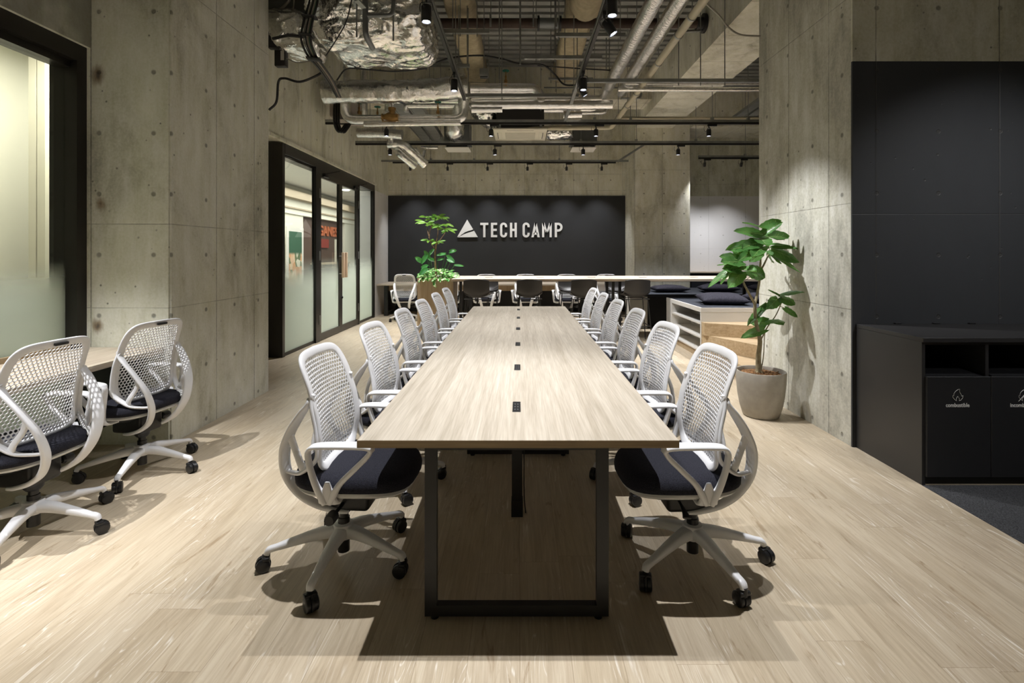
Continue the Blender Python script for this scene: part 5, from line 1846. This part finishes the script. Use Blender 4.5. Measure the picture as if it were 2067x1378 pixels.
lumpy_box('foil_duct', 'huge crumpled silver foil wrapped duct hanging at the upper left', 'duct',
          [ring(-2.05, -1.02, 5.25, 6.05, 3.60), ring(-2.12, -0.97, 5.08, 6.10, 3.78), ring(-2.2, -1.00, 5.05, 6.1, 4.25), ring(-2.2, -1.12, 5.1, 6.1, 4.95)], M['foilbig'], 0.027, 4.5)
lumpy_box('foil_duct', 'smaller crumpled foil duct tapering left from the huge foil duct to the concrete column', 'duct',
          [ring(-2.62, -2.25, 5.42, 6.0, 3.62), ring(-2.70, -2.26, 5.35, 6.05, 3.80), ring(-2.72, -2.30, 5.38, 6.0, 4.0)], M['foilbig'], 0.022, 4.5, 9.0)
tag(MB().box((-3.17, 5.9, 4.0), (-2.4, 6.3, 4.5)).build('air_box', M['galvdark'], None, 0), 'dull grey sheet metal air box behind the left foil duct', 'air box')
# round foil duct running across behind it
pts = [at(640, 186, 7.15) + Vector((0, 0, 0)), at(760, 182, 7.15), at(952, 172, 7.15)]
pipe('foil_duct', 'long round crumpled foil duct running across above the brass valve', 'duct', [Vector((-2.75, 7.2, 3.68)), Vector((-1.5, 7.2, 3.69)), Vector((-0.72, 7.2, 3.74))], 0.155, M['foil'], n=20)

D = 7.45
pipe('lagged_pipe', 'silver pipe dropping at left then running right past the brass valve and turning up', 'pipe',
     [at(697, 128, D), at(697, 241, D), at(937, 241, D), at(937, 165, D)], 0.068, M['foilpipe'], 0.14)
pipe('lagged_pipe', 'thin silver pipe running level just under the brass valve pipe', 'pipe', [at(735, 250, D - 0.05), at(930, 248, D - 0.05)], 0.040, M['foilpipe'])
pipe('lagged_pipe', 'silver pipe rising vertically left of the brass valve', 'pipe', [at(735, 130, D + 0.15), at(735, 236, D + 0.15)], 0.052, M['foilpipe'])
pipe('lagged_pipe', 'silver pipe looping from the brass valve up and right to the wide riser', 'pipe', [at(786, 228, D), at(786, 200, D + 0.05), at(925, 200, D + 0.05)], 0.064, M['foilpipe'], 0.12)
pipe('lagged_pipe', 'thin silver pipe inside the loop right of the brass valve', 'pipe', [at(820, 226, D + 0.25), at(820, 213, D + 0.25), at(925, 213, D + 0.25)], 0.040, M['foilpipe'], 0.07)
pipe('lagged_pipe', 'wide silver riser at the right end of the pipe loop', 'pipe', [at(925, 236, D + 0.28), at(925, 150, D + 0.28)], 0.085, M['foilpipe'])
pipe('foil_duct', 'round foil boot dropping to the left grey diffuser box', 'duct', [at(918, 240, 9.42), at(918, 262, 9.42), at(919, 272, 9.90)], 0.165, M['foil'], 0.12, 20)

v = thing('check_valve', 'tan brass valve body on the silver pipe below the long foil duct', 'valve', at(787, 235, D - 0.06))
m = MB().tube([(-0.115, 0, -0.01), (-0.095, 0, -0.01), (-0.09, 0, -0.01), (-0.02, 0, 0.0), (0.05, 0, -0.02), (0.10, 0, -0.015), (0.125, 0, -0.015)], [0.05, 0.05, 0.035, 0.062, 0.062, 0.05, 0.05], 14)
m.lathe([(0.042, 0.02), (0.042, 0.085), (0.056, 0.088), (0.056, 0.125)], (0.03, 0, 0), 8)
m.build('valve_body', M['brass'], v)
GV = [(762, 208, D + 0.02, 'first from the left, beside the grey pink casing'), (778, 0, 0, '')]
for px, py, d_, lb in ((725, 207, D + 0.1, 'left one, above the grey pink casing'), (762, 216, D + 0.1, 'just left of the brass valve'), (884, 206, D - 0.1, 'inside the silver pipe loop'), (1021, 143, 7.2, 'on top of the right pipe rack')):
    c = at(px, py, d_)
    t = thing('gate_valve', 'small gate valve with green handwheel, %s' % lb, 'valve', c, 0, 'green handwheel valves')
    m = MB()
    hub = [Vector((0.042 * cos(2 * pi * k / 20), 0.042 * sin(2 * pi * k / 20), 0)) for k in range(20)]
    m.sweep(hub, 0.007, 0.007, n=8, closed=True)
    m.tube([(-0.04, 0, 0), (0.04, 0, 0)], 0.005, 6).tube([(0, -0.04, 0), (0, 0.04, 0)], 0.005, 6).lathe([(0.012, -0.01), (0.012, 0.01)], (0, 0, 0), 12)
    m.build('handwheel', M['green'], t)
    MB().lathe([(0.022, -0.17), (0.026, -0.14), (0.012, -0.11), (0.016, -0.08), (0.008, -0.06), (0.008, 0)], (0, 0, 0), 12).build('valve_stem', M['brass'], t)

# casing, boxes and cables on the left wall
t = thing('wall_casing', 'grey pink equipment casing with a tiny yellow light on the left wall', 'casing', (0, 0, 0))
MB().rbox((-2.98, 8.0, 3.55), (-2.62, 8.5, 3.98), 0.03, 2).box((-2.90, 7.98, 3.50), (-2.55, 8.4, 3.56)).build('casing', M['pink'], t)
MB().rbox((-2.66, 7.985, 3.90), (-2.63, 8.0, 3.925), 0.002, 1).build('indicator', M['led'], t)
t = thing('hose_bundle', 'black corrugated hose curling under the cross track beside the left wall', 'hose', (0, 0, 0))
m = MB()
for k in (0, 1, 2):
    o_ = Vector((0.03 * k, 0.02 * k, 0))
    m.tube(catmull([at(676, 195, 8.0) + o_, at(674, 230, 7.9) + o_, at(676, 254, 7.9) + o_, at(684, 266, 7.9) + o_, at(692, 258, 7.95) + o_, at(697, 250, 8.0) + o_], 6), 0.017, 8)
m.build('hose', M['cable'], t)
for (px, py, d_, w_, h_, lb) in ((556, 80, 5.5, 0.07, 0.10, 'upper one, beside the left foil duct'), (568, 115, 5.6, 0.06, 0.11, 'lower one, hanging under the left foil duct')):
    c = at(px, py, d_)
    t = thing('junction_box', 'small black junction box, %s' % lb, 'junction box', c, 0, 'black junction boxes')
    MB().rbox((-w_, -0.04, -h_), (w_, 0.04, h_), 0.008).build('box', M['plastic'], t)
    MB().box((w_ * 0.2, -0.046, -h_ * 0.45), (w_ * 0.8, -0.041, h_ * 0.45)).build('paper_label', M['shelf'], t, 0)
t = thing('junction_box', 'square grey junction box on top of the foil pipes left of the pipe rack', 'junction box', at(977, 147, 6.75))
MB().tube([(0, 0, 0), (0, 0, ZT - t.location.z)], 0.0055, 6).build('hanger_rod', M['galv'], t, 0)
MB().rbox((-0.055, -0.04, -0.055), (0.055, 0.04, 0.05), 0.006).build('box', M['galv'], t)
MB().box((-0.05, -0.035, -0.066), (0.05, 0.035, -0.055)).build('base', M['plastic'], t, 0)

rndc = random.Random(5)
bundle = thing('cable_bundle', 'thick bundle of black cables sweeping down in front of the huge foil duct', 'cable bundle')
for k in range(13):
    dx, dz = rndc.uniform(-9, 9), rndc.uniform(-0.05, 0.05)
    pts = [at(642 + dx, -60, 4.9 + dz), at(634 + dx, 0, 4.9 + dz), at(622 + dx * 1.1, 45, 4.88 + dz), at(618 + dx * 1.15, 80, 4.9 + dz), at(630 + dx, 112, 5.0 + dz), at(650 + dx * 0.8, 138, 5.3 + dz), at(668 + dx * 0.7, 165, 5.9 + dz), at(684 + dx * 0.5, 196, 6.6 + dz)]
    mat = M['cable'] if k < 9 else (M['greycable'], M['redc'], M['tealc'], M['greycable'])[k - 9]
    MB().tube(catmull(pts, 6), 0.010 if k < 9 else 0.006, 7).build('cable', mat, bundle)
for (py, d_) in ((33, 4.86), (118, 4.98), (70, 4.87)):
    pxs = {33: 625, 118: 634, 70: 619}[py]
    MB().sweep([at(pxs - 13, py, d_), at(pxs + 13, py + 3, d_)], 0.05, 0.014, side=(0, 1, 0), n=12).build('cable_tie', M['cable'], bundle)
CB_ = [('black cable arching over the left foil duct to the upper junction box', [at(551, 78, 5.35), at(580, 72, 5.25), at(612, 74, 5.0)], 0.016, 'cable'),
       ('black cable drooping along the concrete wall from the lower junction box', [at(543, 222, 5.6), at(558, 205, 5.6), at(562, 165, 5.55), at(575, 158, 5.5), at(605, 165, 5.5), at(640, 152, 5.5), at(655, 140, 5.6)], 0.013, 'cable'),
       ('thin grey cable looping down at the top left beside the column', [at(594, -10, 5.4), at(590, 25, 5.4), at(575, 50, 5.4), at(543, 70, 5.4)], 0.007, 'greycable'),
       ('thick grey cable curving into the column at the top left', [at(590, -8, 5.45), at(572, 14, 5.45), at(543, 30, 5.45)], 0.014, 'greycable'),
       ('thin pale cable sagging from the lower junction box to the bundle', [at(579, 118, 5.5), at(600, 126, 5.4), at(632, 122, 5.1)], 0.006, 'greycable'),
       ('thin black wire running up across the huge foil duct', [at(658, 112, 4.95), at(682, 75, 4.95), at(700, 40, 4.95), at(712, -10, 4.95)], 0.006, 'cable'),
       ('black cable hanging in a shallow curve under the huge foil duct', [at(680, 162, 6.1), at(700, 139, 6.0), at(740, 140, 6.0), at(800, 144, 6.0), at(862, 138, 6.0)], 0.009, 'cable'),
       ('long black cable sagging across the metal deck between the two light tracks', [at(866, 133, 7.0), at(905, 118, 7.0), at(965, 112, 7.0), at(1010, 118, 7.0), at(1050, 129, 7.0), at(1095, 131, 7.0), at(1120, 150, 7.2), at(1138, 170, 7.2), at(1165, 172, 7.2)], 0.012, 'cable'),
       ('thin black cable stretched level from the hanging rods to the right foil pipes', [at(1085, 132, 7.1), at(1150, 137, 7.1), at(1235, 142, 7.1)], 0.009, 'cable'),
       ('grey cable drooping across the concrete beam at the upper right', [at(1420, 3, 4.45), at(1450, 30, 4.7), at(1470, 55, 4.9), at(1495, 70, 5.05), at(1536, 73, 5.17)], 0.009, 'greycable')]
for lb, pts, r_, mt in CB_:
    tag(MB().tube(catmull(pts, 6), r_, 7).build('cable', M[mt], None), lb, 'cable')

# two steel cable trays running back on the left
t = thing('cable_tray', 'pair of flat galvanised trays running back beside the round foil duct', 'cable tray')
for x0_ in (-1.99, -1.74):
    m = MB().box((x0_, 7.6, 3.70), (x0_ + 0.20, 10.6, 3.76)).box((x0_ - 0.004, 7.6, 3.69), (x0_ + 0.012, 10.6, 3.775)).box((x0_ + 0.188, 7.6, 3.69), (x0_ + 0.204, 10.6, 3.775))
    m.build('tray', M['galv'], t, 0)

# lower foil pipes near the middle cross track
D2 = 9.55
pipe('lagged_pipe', 'short level silver pipe in front of the middle cross track at left', 'pipe', [at(783, 290, D2), at(812, 290, D2), at(858, 332, D2 + 0.35)], 0.085, M['foil'], 0.12, rods=True)
pipe('lagged_pipe', 'silver pipe stub slanting down below the middle cross track, outermost left', 'pipe', [at(800, 300, D2 + 0.1), at(806, 310, D2), at(838, 336, D2 + 0.2)], 0.07, M['foil'])
pipe('lagged_pipe', 'silver pipe stub slanting down below the middle cross track, right one', 'pipe', [at(836, 300, D2 + 0.3), at(852, 325, D2 + 0.4), at(856, 305, D2 + 0.6)], 0.05, M['foil'], 0.05)
pipe('lagged_pipe', 'level silver pipe between the two nearer cross tracks at left', 'pipe', [at(722, 268, 8.9), at(772, 268, 8.9), at(812, 272, 8.9)], 0.085, M['foilpipe'], rods=True)
pipe('lagged_pipe', 'thin upright silver pipe between the two nearer cross tracks at left', 'pipe', [at(789, 252, 9.0), at(789, 288, 9.0)], 0.045, M['foilpipe'])
pipe('lagged_pipe', 'short thin silver pipe lying level left of the white diffuser plate', 'pipe', [at(850, 297, 9.9), at(884, 298, 9.9)], 0.03, M['foilpipe'], rods=True)

# right rack of foil pipes
E = 7.3
for (lb, pts, r_) in (('upper silver pipe of the right rack ending in a downward elbow', [at(950, 178, E), at(1080, 178, E), at(1091, 192, E), at(1091, 205, E)], 0.068),
                      ('second silver pipe of the right rack, bending at its right end', [at(950, 189, E + 0.1), at(1058, 189, E + 0.1), at(1066, 182, E + 0.2)], 0.046),
                      ('third silver pipe of the right rack joining the left slanting pipe', [at(952, 202, E + 0.2), at(1214, 199, E + 0.2)], 0.050),
                      ('fourth silver pipe of the right rack joining the right slanting pipe', [at(952, 212, E), at(1236, 211, E)], 0.062),
                      ('short fat silver pipe at the lower left of the right rack', [at(952, 221, E), at(1014, 220, E)], 0.052),
                      ('thin silver pipe above the ceiling cassette, upper of two', [at(1098, 222, E + 0.9), at(1202, 221, E + 0.9), at(1206, 208, E + 0.9)], 0.045),
                      ('thin silver pipe above the ceiling cassette, lower of two', [at(1172, 228, E + 0.9), at(1222, 227, E + 0.9), at(1230, 210, E + 0.9)], 0.032)):
    pipe('lagged_pipe', lb, 'pipe', pts, r_, M['foilpipe'], 0.09)
pipe('lagged_pipe', 'short fat silver sleeve hanging under the thin pipes right of the cassette', 'pipe', [at(1137, 232, E + 0.8), at(1174, 231, E + 0.8)], 0.055, M['foilpipe'])
ZP = 3.754
pipe('lagged_pipe', 'left of the two big silver pipes slanting up to the right toward the camera', 'pipe', [Vector((1.245, 7.55, ZP)), Vector((1.245, 2.5, ZP))], 0.078, M['foilpipe'], n=18)
pipe('lagged_pipe', 'right of the two big silver pipes slanting up to the right toward the camera', 'pipe', [Vector((1.484, 7.45, ZP)), Vector((1.484, 2.5, ZP))], 0.078, M['foilpipe'], n=18)
pipe('drain_pipe', 'beige plastic drain pipe slanting up beside the silver pipes, turning left at its end', 'pipe', [Vector((1.60, 2.5, 3.61)), Vector((1.60, 8.95, 3.61)), Vector((0.12, 9.0, 3.61))], 0.040, M['beige'], 0.10)
for i, y in enumerate((4.75, 5.15, 5.9, 7.0, 7.6, 8.3)):
    t_ = thing('pipe_clip', 'thin steel clip ring around the beige drain pipe, %s from the camera' % ORD[i], 'pipe clip', (1.60, y, 3.61), 0, 'clips on the drain pipe')
    MB().lathe([(0.042, -0.012), (0.0455, -0.012), (0.0455, 0.012), (0.042, 0.012)], (0, 0, 0), 18, 'y', cap=False).build('ring', M['galv'], t_)
    MB().tube([(0, 0, 0.044), (0, 0, ZT - 3.61)], 0.005, 6).build('hanger_rod', M['galv'], t_)
pipe('drain_pipe', 'thin beige pipe running level to the right above the nearest cross track', 'pipe', [Vector((1.62, 8.5, 3.655)), Vector((4.8, 8.5, 3.655))], 0.026, M['beige'])
pipe('lagged_pipe', 'upper thin silver pipe running level across the concrete beam at right', 'pipe', [at(1262, 169, 6.7), at(1575, 168, 6.7)], 0.024, M['foilpipe'])
pipe('lagged_pipe', 'lower thin silver pipe running level across the concrete beam at right', 'pipe', [at(1248, 180, 6.7), at(1575, 180, 6.7)], 0.030, M['foilpipe'])
pipe('conduit', 'small grey conduit with an elbow under the slanting silver pipes', 'conduit', [at(1253, 199, 8.0), at(1292, 198, 8.0), at(1295, 188, 8.0)], 0.016, M['galv'], 0.05, rods=True)
pipe('conduit', 'grey conduit level behind the beige pipe at the upper right', 'conduit', [at(1338, 66, 7.2), at(1412, 62, 7.2)], 0.022, M['galv'])
t = thing('cable_tray', 'pair of steel trays crossing the far right bay under the deck', 'cable tray')
for k in (0, 1):
    MB().bar(at(1478 + 24 * k, 243, 10.2), at(1560 + 24 * k, 186, 8.0), 0.16, 0.05).build('tray', M['galv'], t, 0)
pipe('lagged_pipe', 'short silver pipe above the nearest cross track at the far right', 'pipe', [at(1500, 238, 9.0), at(1580, 239, 9.0)], 0.04, M['foilpipe'], rods=True)

# struts and trapeze hangers
def trapeze(label, xa, xb, y, z, rods, w=0.042):
    t = thing('trapeze_hanger', label, 'hanger', (0, 0, 0))
    MB().box((xa, y - w / 2, z - w / 2), (xb, y + w / 2, z + w / 2)).build('strut_channel', M['galv'], t, 0)
    for x in rods:
        MB().tube([(x, y, z - 0.06), (x, y, ZT)], 0.0065, 6).build('hanger_rod', M['galv'], t)
    return t


def XA(px, d_):
    return (px - VX) * d_ / F


def ZA(py, d_):
    return EYE - (py - VY) * d_ / F


trapeze('grey steel strut tying the far ends of the two long light tracks, left part', XA(937, 6.97), XA(1168, 6.97), 6.97, 3.56, (XA(945, 6.97), XA(1013, 6.97)))
trapeze('long grey steel strut crossing from the right light track to the right column', XA(1172, 6.33), 3.4, 6.33, 3.545, (XA(1370, 6.33), XA(1414, 6.33), XA(1463, 6.33)))
trapeze('upper grey strut in front of the tan beam between the light tracks', XA(1122, 5.85), XA(1262, 5.85), 5.85, ZA(71, 5.85), (XA(1128, 5.85), XA(1252, 5.85)))
trapeze('lower grey strut in front of the tan beam between the light tracks', XA(1058, 6.5), XA(1215, 6.5), 6.5, ZA(116, 6.5), (XA(1082, 6.5), XA(1120, 6.5)))
trapeze('perforated grey strut low in front of the concrete cross beam', XA(1107, 7.4), XA(1197, 7.4), 7.4, ZA(159, 7.4), (XA(1112, 7.4), XA(1140, 7.4), XA(1165, 7.4)), 0.03)
trapeze('short grey strut beside the left light track above the foil pipes', XA(922, 6.9), XA(948, 6.9), 6.9, ZA(133, 6.9), (XA(926, 6.9), XA(943, 6.9)))
trapeze('grey strut under the deck at the left of the tan beams', XA(870, 6.6), XA(988, 6.6), 6.6, ZA(64, 6.6), (XA(914, 6.6), XA(929, 6.6), XA(963, 6.6)), 0.05)
trapeze('thin cross strut of the ladder hangers left of the slanting silver pipes', XA(1098, 7.6), XA(1260, 7.6), 7.6, ZA(177, 7.6), (XA(1122, 7.6), XA(1230, 7.6)), 0.02)
for (px, py0, d_, lb) in ((1008, 160, 6.4, 'between the light tracks, left one'), (1050, 130, 6.6, 'between the light tracks, the thickest pale one'), (1224, 140, 6.9, 'just left of the slanting silver pipes'), (720, 75, 4.98, 'in front of the huge foil duct, left one'), (794, 82, 4.98, 'in front of the huge foil duct, right one')):
    p = at(px, py0, d_)
    o = MB().tube([p, (p.x, p.y, ZT)], 0.012 if px == 1050 else 0.008, 8).build('hanger_rod', M['galv'], None)
    tag(o, 'vertical steel rod hanging from the deck %s' % lb, 'rod', 'single hanging rods')
o = MB().bar(at(720, 0, 4.6), at(735, 16, 4.7), 0.05, 0.012).build('steel_strip', M['galv'], None, 0)
tag(o, 'short pale steel strip slanting in front of the huge foil duct', 'bracket')
pipe('drain_pipe', 'dark grey drain pipe dropping in front of the huge foil duct with a side branch', 'pipe', [at(737, -20, 4.9), at(738, 72, 4.9), at(752, 97, 5.1)], 0.028, M['galvdark'], 0.06)
pipe('drain_pipe', 'dark grey branch pipe crossing level in front of the huge foil duct', 'pipe', [at(738, 32, 4.9), at(792, 31, 4.9), at(795, -5, 4.9)], 0.020, M['galvdark'], 0.05)
for i, (a_, b_, lb) in enumerate((((1312, 240), (1243, 328), ''),)):
    o = MB().bar(at(1300, 292, 11.25), at(1247, 326, 11.62), 0.036, 0.036).build('brace_strut', M['galv'], None, 0)
    tag(o, 'slanting grey brace strut at the right end of the track before the sign wall', 'bracket')

# fireproofed beams, red oxide pipe
for x0_, x1_, lb in ((-1.03, -0.64, 'tan sprayed beam under the deck left of the centre'), (0.66, 1.06, 'tan sprayed beam under the deck right of the centre')):
    m = MB()
    n_ = 46
    loops = []
    for i in range(n_):
        ya_ = 4.6 if x0_ < 0 else 6.86
        y = ya_ + (9.99 - ya_) * i / (n_ - 1)
        w_ = 0.012 * noise.noise(Vector((y * 3, x0_, 1)))
        loops.append([(x0_ + w_, y, 5.05), (x0_ + w_, y, 4.80), (x0_ + 0.05 + w_, y, 4.75 + w_), (x1_ - 0.05 + w_, y, 4.75 - w_), (x1_ + w_, y, 4.80), (x1_ + w_, y, 5.05)])
    o = m.layers(loops).build('sprayed_beam', M['tan'], None, 50)
    tag(o, lb, 'beam')
o = MB().tube([(0.86, 4.9, 4.62), (0.86, 5.0, 4.62), (0.86, 6.55, 4.62), (0.86, 6.72, 4.62)], [0.20, 0.225, 0.225, 0.17], 24).build('sprayed_duct', M['tan'], None, 60)
tag(o, 'rounded tan insulated duct end at the top centre right', 'duct')
t = thing('main_pipe', 'dark red brown steel main pipe crossing under the deck with a flanged coupling', 'pipe', (0, 7.1, 4.60))
MB().tube([(-1.3, 0, 0), (2.57, 0, 0)], 0.066, 18).build('pipe', M['rust'], t)
MB().tube([(0.26, 0, 0), (0.56, 0, 0)], 0.074, 18).build('sleeve', M['galvdark'], t)
for x in (0.26, 0.56):
    MB().lathe([(0.105, x - 0.014), (0.105, x + 0.014)], (0, 0, 0), 24, 'x').build('flange', M['plastic'], t)
for x in (0.19, 0.50, -0.40, 1.9):
    MB().box((x - 0.014, -0.004 - 0.075, -0.08), (x + 0.014, -0.071, 0.09)).tube([(x, 0, 0.06), (x, 0, 0.44)], 0.006, 6).build('strap', M['galv'], t, 0)
MB().lathe([(0.13, 2.53), (0.13, 2.57)], (0, 0, 0), 24, 'x').lathe([(0.085, 2.45), (0.085, 2.53)], (0, 0, 0), 20, 'x').build('end_flange', M['plastic'], t)

# ceiling cassette and diffusers
t = thing('ceiling_cassette', 'cream ceiling air conditioner cassette with black body between the cross tracks', 'air conditioner', (0.01, 9.38, 3.60))
m = MB().rbox((-0.475, -0.475, -0.035), (0.475, 0.475, 0.0), 0.012, 2)
pn = m.build('panel', M['cream'], t)
MB().rbox((-0.27, -0.24, -0.042), (0.27, 0.24, -0.034), 0.003, 1).build('grille', plain('cassette_grille', (0.50, 0.48, 0.40), 0.5), t)
for a in range(4):
    m = MB().rbox((-0.24, -0.40, -0.0385), (0.24, -0.335, -0.0345), 0.002, 1)
    m.xf(Matrix.Rotation(a * pi / 2, 4, 'Z'))
    lo_ = m.build('louver', M['cream'], t)
    m = MB().box((-0.235, -0.412, -0.0368), (0.235, -0.400, -0.0345))
    m.xf(Matrix.Rotation(a * pi / 2, 4, 'Z'))
    m.build('louver_slot', M['plastic'], lo_, 0)
MB().rbox((-0.42, -0.42, 0.0), (0.42, 0.42, 0.37), 0.01, 1).build('body', plain('cassette_body', (0.030, 0.029, 0.027), 0.6), t)
for sx in (-1, 1):
    MB().tube([(sx * 0.36, -0.44, 0.30), (sx * 0.36, -0.44, 1.44)], 0.006, 6).box((sx * 0.36 - 0.02, -0.46, -0.02), (sx * 0.36 + 0.02, -0.42, 0.09)).build('hanger', M['galv'], t, 0)
for x, lb, lb2 in ((-1.217, 'left', 'round foil boot'), (1.25, 'right', 'ceiling cassette')):
    t = thing('air_diffuser', 'square white diffuser under its grey box, %s of the cassette beside the %s' % (lb, lb2), 'diffuser', (x, 10.115, 3.464), 0, 'air diffusers')
    MB().rbox((-0.235, -0.235, -0.012), (0.235, 0.235, 0.006), 0.003, 1).build('plate', M['shelf'], t)
    for s_ in (-1, 1):
        MB().tube([(s_ * 0.255, 0, 0.1), (s_ * 0.255, 0, ZT - 3.464)], 0.0055, 6).build('hanger_rod', M['galv'], t, 0)
    MB().box((-0.20, -0.20, 0.006), (0.20, 0.20, 0.05)).build('neck', M['plastic'], t, 0)
    MB().box((-0.245, -0.22, 0.10), (0.245, 0.22, 0.50)).box((-0.26, -0.235, 0.09), (0.26, 0.235, 0.105)).box((-0.21, -0.21, 0.05), (0.21, 0.21, 0.10)).build('plenum_box', M['galvdark'], t, 0)
lumpy_box('flexible_duct', 'crumpled foil duct joining the cassette to the right grey diffuser box', 'duct',
          [ring(0.50, 0.985, 9.45, 9.72, 3.56), ring(0.49, 0.985, 9.40, 9.74, 3.66), ring(0.50, 0.985, 9.45, 9.72, 3.80)], M['foilbig'], 0.02, 7, 3.0)
lumpy_box('flexible_duct', 'crumpled foil duct hanging left of the black cassette body', 'duct',
          [ring(-0.60, -0.46, 9.1, 9.5, 3.70), ring(-0.80, -0.45, 8.95, 9.6, 3.90), ring(-0.95, -0.45, 8.9, 9.6, 4.05)], M['foilbig'], 0.02, 7, 5.0)
